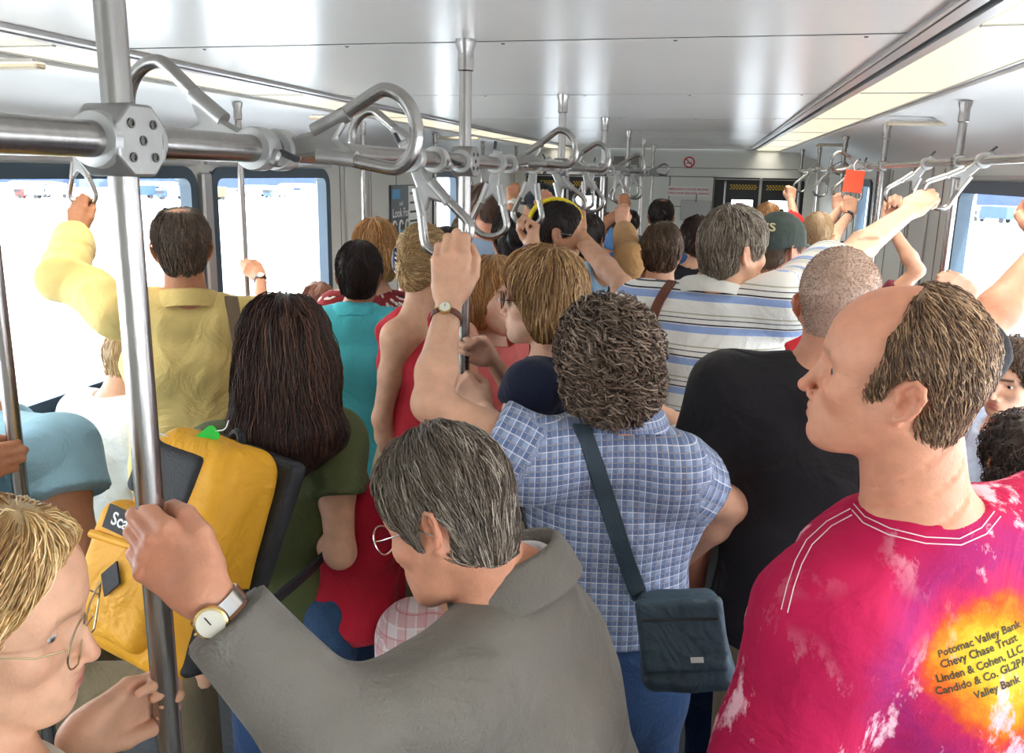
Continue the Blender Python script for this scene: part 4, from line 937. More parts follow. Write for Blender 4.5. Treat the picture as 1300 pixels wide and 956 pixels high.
    for An in feet:
        b = MB(); q = np.array([*An[:2], 0]); R3 = Rb; n = 14
        for i, (yy, wd, ht) in enumerate(((-.07, .028, .05), (-.05, .036, .095), (0, .036, .10), (.06, .040, .07), (.12, .044, .055), (.165, .036, .045), (.185, .018, .03))):
            for j in range(n): a = 2*PI*j/n; b.V.append(tuple(q+R3 @ np.array([wd*math.cos(a), yy, max(ht*.5+ht*.5*math.sin(a), .002)])))
        b.F = [(i*n+j, i*n+(j+1) % n, (i+1)*n+(j+1) % n, (i+1)*n+j) for i in range(6) for j in range(n)]+[tuple(range(n-1, -1, -1)), tuple(6*n+j for j in range(n))]; b.MI = [0]*len(b.F)
        b.build('shoe', shoe_m, body, base)
    return P
TR = dict(navy=cloth('navy_trousers', (38, 44, 66)), khaki=cloth('khaki_trousers', (150, 136, 108)), denim=cloth('denim', (48, 72, 108)), black=cloth('black_trousers', (26, 26, 30)), grey=cloth('grey_trousers', (104, 104, 98)))
def bvh(V, F): return BVHTree.FromPolygons([tuple(v) for v in V], [tuple(int(i) for i in f) for f in F])
def hit(bv, px, py):
    d = CM.T @ np.array([(px-650)/FPX, -(py-433.5)/FPX, 1.0]); r = bv.ray_cast(Vector(CP), Vector(d)); return None if r[0] is None else (np.array(r[0]), np.array(r[1]))
def surf_path(P, pix, step=10, off=.001):
    """points on a garment's surface along a pixel polyline"""
    if 'bv' not in P: P['bv'] = bvh(P['V2'], P['F2'])
    out = []
    for (a, b_) in zip(pix[:-1], pix[1:]):
        n = max(1, int(math.dist(a, b_)/step))
        for i in range(n+1 if b_ == pix[-1] else n):
            t = i/n; h = hit(P['bv'], a[0]+(b_[0]-a[0])*t, a[1]+(b_[1]-a[1])*t)
            if h: nn_ = h[1]; nn_ = nn_ if np.dot(nn_, CP-h[0]) > 0 else -nn_; out.append((h[0]+nn_*off, nn_))
    return out
def seam_line(P, name, pix, r, m, off=.0006):
    q = surf_path(P, pix, 6, off)
    if len(q) > 1: return MB().tube([p for p, _ in q], r, 6).build(name, m, P['o'], P['base'])
def ribbon(pts, nrms, w, th, n_=None):
    """flat band following points; nrms point away from the body"""
    b = MB(); m = len(pts); V = []
    for i in range(m):
        T = nrm(np.asarray(pts[min(i+1, m-1)])-pts[max(i-1, 0)]); s = nrm(np.cross(T, nrms[i])); nr_ = nrm(np.cross(s, T))
        for (a, c) in ((-.5, 0), (-.46, 1), (.46, 1), (.5, 0), (.46, -.2), (-.46, -.2)): V.append(pts[i]+s*a*w+nr_*c*th)
    F = [(i*6+k, i*6+(k+1) % 6, i*6+6+(k+1) % 6, i*6+6+k) for i in range(m-1) for k in range(6)]+[(5, 4, 3, 2, 1, 0), tuple((m-1)*6+k for k in range(6))]
    b.add(V, F); return b
def smooth_seq(Q, it=3):
    p = [np.array(a) for a, _ in Q]; n = [np.array(b_) for _, b_ in Q]
    for _ in range(it):
        p = [p[0]]+[(p[i-1]+2*p[i]+p[i+1])/4 for i in range(1, len(p)-1)]+[p[-1]]; n = [n[0]]+[nrm(n[i-1]+n[i]+n[i+1]) for i in range(1, len(n)-1)]+[n[-1]]
    return p, n
def ring_collar(w=.03, h=.030, m=None, name='collar', tilt=-18, r=None):
    """standing fabric collar around the neck"""
    def go(P, shirt):
        mm = m or shirt['mat']; R = P['Rb'] @ rotm(0, tilt); c = P['Nk']+P['Rb'] @ np.array([0, .016, .012]); rx, ry = (r or (P['nr']*1.12+.012, P['nr']*1.12+.010)); V = []; n = 36
        prof = [(0, -.022), (.006, h*.5), (.004, h), (.010, h+.003), (.018, h-.004), (.026, h*.2), (.030, -.020)]
        for (o_, z) in prof:
            for k in range(n):
                a = 2*PI*k/n; V.append(c+R @ np.array([(rx+o_)*math.cos(a), (ry+o_)*math.sin(a), z]))
        F = [(i*n+k, i*n+(k+1) % n, (i+1)*n+(k+1) % n, (i+1)*n+k) for i in range(len(prof)-1) for k in range(n)]
        L = (np.array(V)-P['Nk']) @ P['Rb']
        finish(name, V, F, mm, P['o'], P['base'], True, dict(pat=('FLOAT_VECTOR', np.c_[np.arctan2(L[:, 0], -L[:, 1])*.16, L[:, 2], L[:, 1]])))
    return go
def wristwatch(key, side, strap, case, face, w=.016, t=.95, r=.030, dia=.030):
    P = PEOPLE[key]; a = P['arm'][side]; d = nrm(a['W']-a['E']); n = nrm(a['n']-d*np.dot(a['n'], d)); s = np.cross(d, n); c = a['E']*(1-t)+a['W']*t
    V = []; m = 28
    for z, rr in ((-.5, 0), (-.5, .0022), (.5, .0022), (.5, 0)):
        for k in range(m): an = 2*PI*k/m; V.append(c+d*z*w+(n*math.cos(an)+s*math.sin(an))*(r+rr))
    F = [(i*m+k, i*m+(k+1) % m, ((i+1) % 4)*m+(k+1) % m, ((i+1) % 4)*m+k) for i in range(4) for k in range(m)]
    wo = MB().add(V, F).build('wristwatch', strap, P['o'], P['base']); b = MB(); q = c-n*(r+.001)
    b.lathe(q, -n, [(dia*.5, 0), (dia*.54, .003), (dia*.52, .007), (dia*.45, .008)], 24); b.lathe(q+s*dia*.53-n*.003, s, [(.002, 0), (.002, .004)], 8); b.build('case', case, wo, P['base'])
    MB().lathe(q-n*.0082, -n, [(dia*.44, 0), (dia*.44, .0006)], 24).build('dial', face, wo, P['base'])
    MB().box(q-n*.0092+d*dia*.13, (.0012, .0012, dia*.3), R=np.stack([s, n, d], 1)).build('hand', blackp, wo, P['base'], smooth=False)
    return wo
def finger_ring(key, side, fi, m, f=.45):
    """plain ring on the proximal joint of finger fi"""
    P = PEOPLE[key]; a = P['arm'][side]; h = nrm(a['h']); n = nrm(a['n']-h*np.dot(a['n'], h)); t = np.cross(h, n) if side == 'R' else np.cross(n, h); s = a['hs']
    mc = [(.028, .085, .0100), (.009, .090, .0103), (-.010, .086, .0098), (-.0275, .078, .0090)][fi]; an = math.radians([55, 58, 62, 66][fi]); d = h*math.cos(an)+n*math.sin(an)
    c = a['W']+s*(t*mc[0]-n*.001+h*mc[1])+d*.043*s*f; x, y, _ = basis(d)
    MB().tube([c+(x*math.cos(q)+y*math.sin(q))*(mc[2]*s*1.0+.0012) for q in np.linspace(0, 2*PI, 20, endpoint=False)], .0016, 6, closed=True).build('finger_ring', m, P['o'], P['base'])
def eyeglasses(key, m, lens=.021, y=.103, tint=None, z=-.002):
    P = PEOPLE[key]; hs = P['hsc']; T = lambda p: P['HC']+P['Rh'] @ np.array(p)*hs; e = None
    b = MB()
    for k in (-1, 1): b.tube([T((k*.033+lens*1.08*math.cos(a), y-.004*abs(math.cos(a)), z+lens*math.sin(a))) for a in np.linspace(0, 2*PI, 28, endpoint=False)], .0011*hs, 6, closed=True)
    b.tube([T((-.012, y, z+.004)), T((0, y+.003, z+.008)), T((.012, y, z+.004))], .0010*hs, 6); e = b.build('eyeglasses', m, P['o'], P['base'])
    for k in (-1, 1):
        MB().tube([T((k*.055, y-.004, z+.004)), T((k*.074, y-.03, z+.005)), T((k*.080, .00, .004)), T((k*.078, -.020, -.012))], .0011*hs, 6).build('temple_arm', m, e, P['base'])
        if tint: 
            b = MB(); b.add([T((k*.033, y-.001, z))]+[T((k*.033+lens*1.05*math.cos(a), y-.003, z+lens*.98*math.sin(a))) for a in np.linspace(0, 2*PI, 24, endpoint=False)], [(0, 1+i, 1+(i+1) % 24) for i in range(24)]); b.build('lens', tint, e, P['base'])
    return e
def imgdir(px, py, d, v):
    """world direction for an image-space direction (right, up, away)"""
    return nrm(CM.T @ np.array(v, float))
def idir(*v): return nrm(CM.T @ np.array(v, float))
# ------------------------------------------------------------------ patterned cloth
def fold_bump(t, tc, bp, s=.45):
    n3 = nn(t, 'ShaderNodeTexNoise', Scale=8.0, Detail=3.0, Distortion=1.2); t.links.new(tc.outputs['Object'], n3.inputs['Vector']); b3 = nn(t, 'ShaderNodeBump', Strength=s, Distance=.035); t.links.new(n3.outputs[0], b3.inputs['Height']); t.links.new(b3.outputs[0], bp.inputs['Normal'])
def pat_mat(name, build, rough=.85, bump=.3):
    m = bpy.data.materials.new(name); m.use_nodes = True; t = m.node_tree; b = t.nodes['Principled BSDF']; b.inputs['Roughness'].default_value = rough; b.inputs['Specular IOR Level'].default_value = .2; b.inputs['Sheen Weight'].default_value = .1
    a = nn(t, 'ShaderNodeAttribute', attribute_name='pat'); s = t.nodes.new('ShaderNodeSeparateXYZ'); t.links.new(a.outputs['Vector'], s.inputs[0])
    c = build(t, s, a); t.links.new(c, b.inputs['Base Color']); n = nn(t, 'ShaderNodeTexNoise', Scale=260.0, Detail=2.0); tc = t.nodes.new('ShaderNodeTexCoord'); t.links.new(tc.outputs['Object'], n.inputs['Vector'])
    bp = nn(t, 'ShaderNodeBump', Strength=bump, Distance=.004); t.links.new(n.outputs[0], bp.inputs['Height']); t.links.new(bp.outputs[0], b.inputs['Normal']); fold_bump(t, tc, bp); return m
def M_(t, op, a, b=None, c=None):
    n = t.nodes.new('ShaderNodeMath'); n.operation = op
    for i, v in enumerate((a, b, c)):
        if v is None: continue
        if isinstance(v, (int, float)): n.inputs[i].default_value = v
        else: t.links.new(v, n.inputs[i])
    return n.outputs[0]
def stripe(t, co_, period, width, off=0.0):
    f = M_(t, 'FRACT', M_(t, 'ADD', M_(t, 'DIVIDE', co_, period), off)); return M_(t, 'LESS_THAN', f, width)
def mixc(t, fac, a, b):
    n = t.nodes.new('ShaderNodeMix'); n.data_type = 'RGBA'
    for i, v in ((0, fac), (6, a), (7, b)):
        if isinstance(v, (int, float)): n.inputs[i].default_value = v
        elif isinstance(v, tuple): n.inputs[i].default_value = (*v, 1)
        else: t.links.new(v, n.inputs[i])
    return n.outputs[2]
def plaid_b(base, dark, light, acc, per=.017):
    def go(t, s, a):
        c = mixc(t, M_(t, 'MULTIPLY', stripe(t, s.outputs[0], per*2, .5), .55), base, dark); c = mixc(t, M_(t, 'MULTIPLY', stripe(t, s.outputs[1], per*2, .5), .55), c, dark)
        c = mixc(t, M_(t, 'MULTIPLY', stripe(t, s.outputs[0], per, .13, .2), .8), c, light); c = mixc(t, M_(t, 'MULTIPLY', stripe(t, s.outputs[1], per, .13, .2), .8), c, light)
        c = mixc(t, M_(t, 'MULTIPLY', stripe(t, s.outputs[0], per*2, .06, .6), .6), c, acc); return mixc(t, M_(t, 'MULTIPLY', stripe(t, s.outputs[1], per*2, .06, .6), .6), c, acc)
    return go
plaid = pat_mat('cloth_blue_plaid', plaid_b(srgb(152, 170, 200), srgb(76, 96, 142), srgb(232, 232, 234), srgb(120, 100, 96), .0105))
redplaid = pat_mat('cloth_red_plaid', plaid_b(srgb(232, 220, 220), srgb(216, 160, 165), srgb(240, 232, 232), srgb(190, 40, 60), .02))
def polo_b(t, s, a):
    v = s.outputs[1]; P = .086; c = (.80, .79, .75)
    c = mixc(t, stripe(t, v, P, .22, .05), c, srgb(150, 172, 218)); c = mixc(t, stripe(t, v, P, .045, .80), c, srgb(40, 42, 58)); c = mixc(t, stripe(t, v, P, .030, .62), c, srgb(60, 60, 70))
    return mixc(t, stripe(t, v, P, .04, .48), c, srgb(176, 170, 150))
stripes = pat_mat('cloth_striped_knit', polo_b)
def floral_b(t, s, a):
    n = nn(t, 'ShaderNodeTexVoronoi', Scale=32.0); t.links.new(a.outputs['Vector'], n.inputs['Vector']); n2 = nn(t, 'ShaderNodeTexVoronoi', Scale=60.0, feature='DISTANCE_TO_EDGE'); t.links.new(a.outputs['Vector'], n2.inputs['Vector'])
    c = mixc(t, M_(t, 'LESS_THAN', n.outputs['Distance'], .34), srgb(150, 40, 44), srgb(232, 214, 206)); return mixc(t, M_(t, 'LESS_THAN', n2.outputs['Distance'], .05), c, srgb(96, 44, 50))
floral = pat_mat('cloth_red_floral', floral_b)
gold = mat('gold_metal', (.83, .60, .25), .25, 1); silver = mat('silver_metal', (.72, .71, .70), .22, 1); leather = mat('brown_leather', srgb(104, 54, 34), .5, noise=.1, bump=.2)
dialw = mat('watch_dial', (.78, .74, .62), .3); dialb = mat('dark_dial', (.08, .08, .09), .3)
swept = lambda p: (lambda v: v/(np.linalg.norm(v, axis=1, keepdims=True)+1e-6))(p-np.array([0, -.0, .15]))+np.c_[np.zeros(len(p)), -.9*(p[:, 1] > -.01), np.zeros(len(p))]
def hg(key): return HANG[key]
# ------------------------------------------------------------------ the big figures
BROWN = [(88, 66, 48), (112, 86, 62), (70, 52, 38), (140, 112, 84)]; DARK = [(34, 26, 24), (48, 36, 32), (24, 20, 20), (64, 46, 40)]
BLOND = [(196, 158, 104), (224, 190, 136), (164, 124, 78), (236, 208, 160)]; STRAW = [(196, 140, 84), (220, 168, 108), (168, 112, 64), (232, 190, 134)]
# 1 man in the tie dye shirt
def tiedye_mat():
    m = bpy.data.materials.new('cloth_tie_dye'); m.use_nodes = True; t = m.node_tree; b = t.nodes['Principled BSDF']; b.inputs['Roughness'].default_value = .85; b.inputs['Specular IOR Level'].default_value = .2
    tc = t.nodes.new('ShaderNodeTexCoord'); sub = nn(t, 'ShaderNodeVectorMath', operation='SUBTRACT'); t.links.new(tc.outputs['Object'], sub.inputs[0]); sub.inputs[1].default_value = (0, 0, 0); sub.name = 'centre'
    n = nn(t, 'ShaderNodeTexNoise', Scale=9.0, Detail=5.0, Roughness=.65); t.links.new(sub.outputs[0], n.inputs['Vector'])
    ln = nn(t, 'ShaderNodeVectorMath', operation='LENGTH'); t.links.new(sub.outputs[0], ln.inputs[0])
    r = M_(t, 'ADD', ln.outputs['Value'], M_(t, 'MULTIPLY', M_(t, 'SUBTRACT', n.outputs[0], .5), .16))
    cr = nn(t, 'ShaderNodeValToRGB'); e = cr.color_ramp.elements; st = [(0, (214, 192, 66)), (.10, (222, 182, 50)), (.165, (226, 136, 28)), (.225, (214, 80, 40)), (.27, (196, 40, 90)), (.36, (158, 34, 100)), (.50, (176, 24, 74)), (.8, (180, 24, 72)), (1, (168, 20, 68))]
    while len(e) < len(st): e.new(.5)
    for q, (p, c) in zip(e, st): q.position = p; q.color = (*srgb(*c), 1)
    t.links.new(M_(t, 'MULTIPLY', r, 2.75), cr.inputs[0])
    n2 = nn(t, 'ShaderNodeTexNoise', Scale=11.0, Detail=6.0, Roughness=.7); mp = t.nodes.new('ShaderNodeMapping'); mp.inputs['Scale'].default_value = (1.3, 1, .6); mp.inputs['Rotation'].default_value = (0, .8, 0); t.links.new(sub.outputs[0], mp.inputs[0]); t.links.new(mp.outputs[0], n2.inputs['Vector'])
    v = nn(t, 'ShaderNodeTexNoise', Scale=4.0, Detail=1.0); t.links.new(sub.outputs[0], v.inputs['Vector'])
    w = nn(t, 'ShaderNodeMapRange'); w.inputs[1].default_value = .54; w.inputs[2].default_value = .60; t.links.new(n2.outputs[0], w.inputs[0])
    w2 = nn(t, 'ShaderNodeMapRange'); w2.inputs[1].default_value = .38; w2.inputs[2].default_value = .52; t.links.new(v.outputs[0], w2.inputs[0])
    fac = M_(t, 'MULTIPLY', M_(t, 'MULTIPLY', w.outputs[0], w2.outputs[0]), .85)
    t.links.new(mixc(t, fac, cr.outputs[0], srgb(244, 196, 208)), b.inputs['Base Color'])
    n3 = nn(t, 'ShaderNodeTexNoise', Scale=300.0); t.links.new(tc.outputs['Object'], n3.inputs['Vector']); bp = nn(t, 'ShaderNodeBump', Strength=.25, Distance=.003); t.links.new(n3.outputs[0], bp.inputs['Height']); t.links.new(bp.outputs[0], b.inputs['Normal']); fold_bump(t, tc, bp, .4); return m, sub
TD, TDsub = tiedye_mat()
def neck_folds(f, HC, Rh, Nk):
    C0 = HC+Rh @ np.array([0, -.022, -.045]); a_ = nrm(CP-C0); ax = nrm(Nk-C0); a_ = nrm(a_-ax*np.dot(a_, ax)); b_ = np.cross(a_, ax); b_ = b_ if np.dot(b_, idir(1, 0, 0)) > 0 else -b_
    for (h0, t0, h1, t1) in ((.50, -62, .10, 52), (.68, -66, .36, 66), (.86, -50, .62, 70)):
        pts = []
        for q in np.linspace(0, 1, 12):
            th = math.radians(t0+(t1-t0)*q); base_ = C0+(Nk-C0)*(h0+(h1-h0)*q**1.3); p_ = base_+(a_*math.cos(th)+b_*math.sin(th))*.10
            lo_, hi_ = 0., 1.                                          # march inwards to the skin
            for _ in range(14):
                m_ = (lo_+hi_)/2; x_ = p_+(base_-p_)*m_; ii = [min(max(int(np.searchsorted(f.ax[i], x_[i])), 1), len(f.ax[i])-1) for i in range(3)]
                if f.v[ii[0], ii[1], ii[2]] > 0: lo_ = m_
                else: hi_ = m_
            pts.append(p_+(base_-p_)*lo_+(a_*math.cos(th)+b_*math.sin(th))*.0005)
        for p0, p1 in zip(pts[:-1], pts[1:]): f.cap(p0, p1, .0016, .0016, k=.007, op='s')
P = person('tiedye', 'balding man in a magenta and yellow tie-dye T-shirt, face in profile', (1140, 479, .98), hrot=(86, 6, -4), by=14, sc=1.0, hsc=.965, sw=.185, bulk=1.1, skin='ruddy',
  neck=at(1172, 672, 1.02), ho=dict(flush=.6, eye_open=1.1, nose=1.15, brow=.45, browcol=srgb(150, 112, 86), lip=.5, extra=neck_folds), eyes=dict(gaze=(-.75, 1, -.05), iris='blue'), neckr=.060,
  arms=dict(L=dict(S=at(1048, 792, .98)), R=dict(S=at(1345, 680, 1.1), W=at(1560, 560, 1.25), h=(0, 0, 1), n=(0, 1, 0), g='loose')),
  hair=dict(kind='bald_top', t=.005, n=6500, L=.042, rad=.00075, lift=.003, jit=.16, vx=.0035, bf=.8, cols=[(120, 88, 64), (152, 118, 86), (92, 66, 48), (186, 154, 120)], flow=whorl((0, .03, .15)), grav=.35),
  shirt=dict(mat=TD, sleeve='short', ease=.022, fold=.014, neck='crew', planar=1, vc=.008, len=.8), legs='denim', vf=.0025, vc=.011)
h_ = hit(bvh(P['V2'], P['F2']), 1272, 850); c_ = (h_[0] if h_ else at(1272, 850, .9))-P['base']; TDsub.inputs[1].default_value = tuple(c_)
stw = mat('white_thread', (.75, .62, .66), .8)
for pix in ([(1084, 640), (1098, 656), (1130, 671), (1175, 682), (1218, 684), (1246, 670), (1262, 650)], [(1082, 648), (1096, 664), (1128, 679), (1175, 690), (1220, 692), (1252, 678), (1270, 656)], [(1080, 646), (1050, 662), (1024, 686), (1010, 712), (1000, 742), (992, 774)], [(1082, 654), (1056, 668), (1031, 692), (1018, 717), (1008, 746), (1000, 778)]):
    seam_line(P, 'stitching', pix, .0007, stw)
def surf_text(P, txt, px, py, size, m, rot, ds=.0008, name='lettering'):
    """lettering printed on the cloth: every vertex is dropped onto the surface along the shirt's own normal"""
    if 'bv' not in P: P['bv'] = bvh(P['V2'], P['F2'])
    h = hit(P['bv'], px, py)
    if not h: return
    c, n = h; n = n if np.dot(n, CP-c) > 0 else -n; back = -(P['Rb'] @ np.array([0, 1, 0])); n = nrm(n*.4+back)
    ex = nrm(np.cross([0, 0, 1.], n)); ey = np.cross(n, ex); cr, sr = math.cos(rot), math.sin(rot); ex, ey = ex*cr+ey*sr, -ex*sr+ey*cr
    V, F = text_mesh(txt, size, 1.0, size*.022); Q = []
    for v in V:
        p = c+ex*v[0]+ey*v[1]; r = P['bv'].ray_cast(Vector(p+n*.15), Vector(-n)); Q.append(np.array(r[0])+n*ds if r[0] is not None else p)
    if len(Q): finish(name, np.array(Q), F, m, P['o'], P['base'])
ink = mat('print_ink', srgb(60, 52, 20), .7)
for tx, px, py in (('Potomac Valley Bank', 1244, 812), ('Chevy Chase Trust', 1244, 828), ('Linden & Cohen, LLC', 1246, 845), ('Candido & Co. GL2PART', 1256, 858), ('Valley Bank', 1266, 873)): surf_text(P, tx, px, py, .0125, ink, .33)
# 2 man in the grey suit
sb = cloth('grey_suit', (117, 112, 104), bump=.5)
def lapel(P, sh): ring_collar(m=sb, h=.040, tilt=-24)(P, sh); ring_collar(m=cloth('shirt_white', (216, 216, 220)), h=.030, name='shirt_collar', r=(.055, .052))(P, sh)
PB = np.array([-.628, .765, 0])
def pole_pt(py, base=PB):
    z = 1.0
    lo_, hi_ = 0.2, 2.2
    for _ in range(40):
        z = (lo_+hi_)/2; v = CM @ (np.array([base[0], base[1], z])-CP); y = 433.5-FPX*v[1]/v[2]
        if y > py: lo_ = z
        else: hi_ = z
    return np.array([base[0], base[1], z])
BS = pole_pt(675)
P = person('suit', 'grey-haired man in a grey suit jacket and glasses, looking down, gripping the thick pole', (570, 655, 1.13), hrot=(62, -26, 6), by=62, sc=1.0, sw=.18, bulk=.94, hsc=.98, skin='ruddy', neckr=.058,
  neck=at(662, 748, 1.18), lean=(.0, -.16), ho=dict(eye_open=.3, brow=.5, lip=.4),
  arms=dict(R=dict(S=at(694, 806, 1.26)), L=dict(S=at(572, 880, 1.04), E=at(418, 930, .94), B=BS, h=idir(-.80, .55, .25), n=idir(-.10, .05, 1), g='wrap', hs=1.02)),
  hair=dict(kind='sidepart', t=.010, n=5200, L=.075, rad=.0009, lift=.006, jit=.12, vx=.0035, low=-.082, front=(.885, -.466, .026), side=.5, bf=.75, cols=[(112, 96, 82), (140, 126, 112), (88, 74, 62), (176, 164, 148)], flow=whorl((.05, .02, .14)), grav=.35),
  shirt=dict(name='suit_jacket', mat=sb, sleeve='long', ease=.018, fold=.008, neck='crew', vc=.007, cuff=.035, cuffg=1.0, collar=lapel, drop=.2), legs='grey', vf=.0028, vc=.011)
eyeglasses('suit', silver)
wristwatch('suit', 'L', silver, gold, dialw, w=.018, t=.90, r=.0295, dia=.036); finger_ring('suit', 'L', 2, gold)
# 3 woman with glasses
P = person('specs', 'blonde woman in wire-rimmed glasses at the corner of the crowd, only her face showing', (-20, 782, .83), hrot=(-112, -10, 0), by=-50, sc=.93, sw=.165, skin='fair', ho=dict(fem=1, eye_open=.75, brow=.35, lip=.8, browcol=srgb(150, 110, 70)), eyes=dict(gaze=(.45, 1, -.45), iris='blue'),
  arms=dict(R=dict(B=pole_pt(880), h=idir(.6, .3, .7), n=idir(.8, -.1, -.5), g='wrap', hs=.88, hint=(0, -.2, -1))),
  hair=dict(kind='bob', t=.008, n=3800, L=.085, rad=.0010, lift=.005, jit=.10, vx=.004, cols=[(206, 164, 106), (232, 196, 138), (178, 134, 84), (242, 214, 164)], flow=swept, grav=.7, fr=.026, open=((0, .098, -.05), (.11, .062, .10))),
  shirt=dict(mat=cloth('cream_blouse', (214, 206, 190)), sleeve='short', vc=.012), legs='khaki', vf=.0030, vc=.012)
eyeglasses('specs', mat('gold_rim', (.70, .58, .38), .25, 1), lens=.027, y=.100, tint=gl, z=-.004)
# 4 man with a buzz cut
blks = cloth('black_tee', (38, 37, 40), bump=.25)
P = person('buzz', 'man with a shaved grey head in a black T-shirt seen from behind', (1064, 388, 1.58), hrot=(-6, 4, 0), by=0, hsc=.94, sc=1.0, sw=.19, bulk=1.12, skin='ruddy', neckr=.061, neck=at(1050, 478, 1.60),
  arms=dict(R=dict(E=at(1243, 425, 1.70), W=at(1330, 312, 1.74), h=idir(.2, 1, .2), n=idir(-.3, 0, 1), g='hook')),
  hair=dict(kind='buzz', n=5200, L=.004, rad=.0007, lift=.0015, seg=2, jit=.5, vx=.004, bf=.95, cols=[(176, 142, 122), (190, 158, 138), (140, 110, 94), (204, 178, 158)]),
  shirt=dict(mat=blks, sleeve='short', ease=.020, fold=.012, neck='crew', vc=.010, len=.75), legs='khaki', vf=.005, vc=.011)
wristwatch('buzz', 'R', silver, silver, dialb, t=.93)
# 5 man in the striped polo
P = person('stripes', 'grey-haired man in a blue and black striped white polo, arm stretched out', (930, 320, 2.18), hrot=(-48, 0, 0), by=-6, hsc=.96, sc=1.03, sw=.20, bulk=1.12, skin='fair', neck=at(905, 376, 2.22), neckr=.060,
  ho=dict(eye_open=.7, nose=1.1), eyes=dict(), arms=dict(R=dict(E=at(1070, 330, 2.42), B=hg('r1'), h=idir(.75, .55, .3), n=idir(.3, -.6, .7), g='wrap', hs=1.1)),
  hair=dict(kind='short', t=.012, n=2600, L=.055, rad=.0012, lift=.005, jit=.15, cols=[(128, 112, 96), (156, 142, 122), (100, 86, 74), (176, 166, 150)], flow=whorl((0, -.03, .14)), grav=.5, vx=.0045),
  shirt=dict(mat=stripes, sleeve='short', ease=.020, fold=.010, neck='polo', vc=.009, len=.82, collar=ring_collar(m=cloth('collar_white', (224, 222, 214)), h=.026)), legs='khaki', vf=.0042, vc=.011)
# 6 curly haired person in blue plaid
P = person('plaid', 'person with curly grey-brown hair in a blue plaid shirt, one wristwatch arm raised', (773, 464, 1.54), hrot=(16, -6, 0), by=8, hsc=.90, sc=.98, sw=.18, bulk=1.0, skin='fair', neck=at(785, 548, 1.57),
  arms=dict(L=dict(S=at(672, 585, 1.52), E=at(548, 512, 1.52), B=hg('c2r'), h=idir(.02, 1, .15), n=idir(.05, -.1, 1), g='wrap', hs=1.10), R=dict(S=at(850, 602, 1.56), E=at(926, 640, 1.66), W=at(850, 720, 1.80), h=idir(-1, -.4, .3), n=idir(-.5, 0, .5), g='loose')),
  hair=dict(kind='curly', t=.005, n=3000, L=.10, rad=.0021, lift=.012, curl=.0105, seg=16, jit=.45, vx=.005, bf=.5, cols=[(104, 84, 68), (132, 110, 92), (82, 64, 52), (160, 140, 122)], flow=whorl((0, -.02, .12)), grav=.4),
  shirt=dict(mat=plaid, sleeve='short', ease=.020, fold=.012, neck='polo', planar=1, vc=.008, len=.42, collar=ring_collar(h=.028), hem=at(790, 830, 1.55)[2]), legs='denim', vf=.0035, vc=.011)
wristwatch('plaid', 'L', leather, gold, dialw, w=.014, t=.80, r=.031, dia=.026); finger_ring('plaid', 'L', 2, gold)
# 7 woman with the bob
nav = cloth('navy_knit', (34, 40, 62))
BP = np.array([-.628, 2.04, 0])
P = person('bob', 'woman with blonde bob and navy top, in profile, hands clasped on a pole', (690, 378, 2.02), hrot=(82, -2, 0), by=70, sc=.92, sw=.165, skin='pale', ho=dict(fem=1, eye_open=.5, lip=.8, brow=.3), eyes=dict(gaze=(0, 1, -.2)), neck=at(706, 452, 2.04),
  arms=dict(L=dict(B=pole_pt(485, BP), h=idir(-.6, .6, .1), n=idir(.0, .2, 1), g='fist', hs=.98, E=at(640, 560, 1.88)), R=dict(B=pole_pt(442, BP), h=idir(-.8, .3, -.3), n=idir(-.2, 0, -1), g='fist', hs=.98)),
  hair=dict(kind='bob', t=.014, n=3600, L=.085, rad=.0013, lift=.007, jit=.14, cols=[(172, 130, 84), (206, 166, 114), (138, 98, 62), (224, 190, 144)], flow=whorl((0, -.04, .15)), grav=.6, vx=.005, len=.095),
  shirt=dict(mat=nav, sleeve='short', ease=.014, neck='wide', vc=.010, len=.35), legs='khaki', vf=.0042, vc=.011)
finger_ring('bob', 'R', 2, gold)
# 8 man in yellow
yel_s = cloth('yellow_shirt', (222, 196, 126), bump=.25)
P = person('yellow', 'man in a pale yellow long-sleeved shirt holding a hanging loop by the windows', (231, 315, 2.42), hrot=(0, 2, 0), by=-6, sc=1.02, sw=.195, bulk=1.1, skin='tan', neck=at(238, 392, 2.44), ho=dict(),
  arms=dict(L=dict(E=at(82, 352, 2.48), B=hg('l1'), h=idir(.0, 1, .1), n=idir(.2, 0, 1), g='wrap', hs=1.0)),
  hair=dict(kind='balding', t=.007, n=2400, L=.05, rad=.0012, lift=.005, jit=.14, cols=[(90, 74, 62), (116, 96, 80), (70, 56, 48), (136, 112, 92)], flow=whorl((0, -.03, .14)), grav=.6, vx=.005),
  shirt=dict(mat=yel_s, sleeve='long', ease=.020, fold=.026, ff=24, neck='polo', vc=.009, collar=ring_collar(h=.034), cuff=.05, cuffg=1.6, drop=.12), legs='khaki', vf=.0045, vc=.011)
wristwatch('yellow', 'L', blackp, silver, dialw, t=.95)
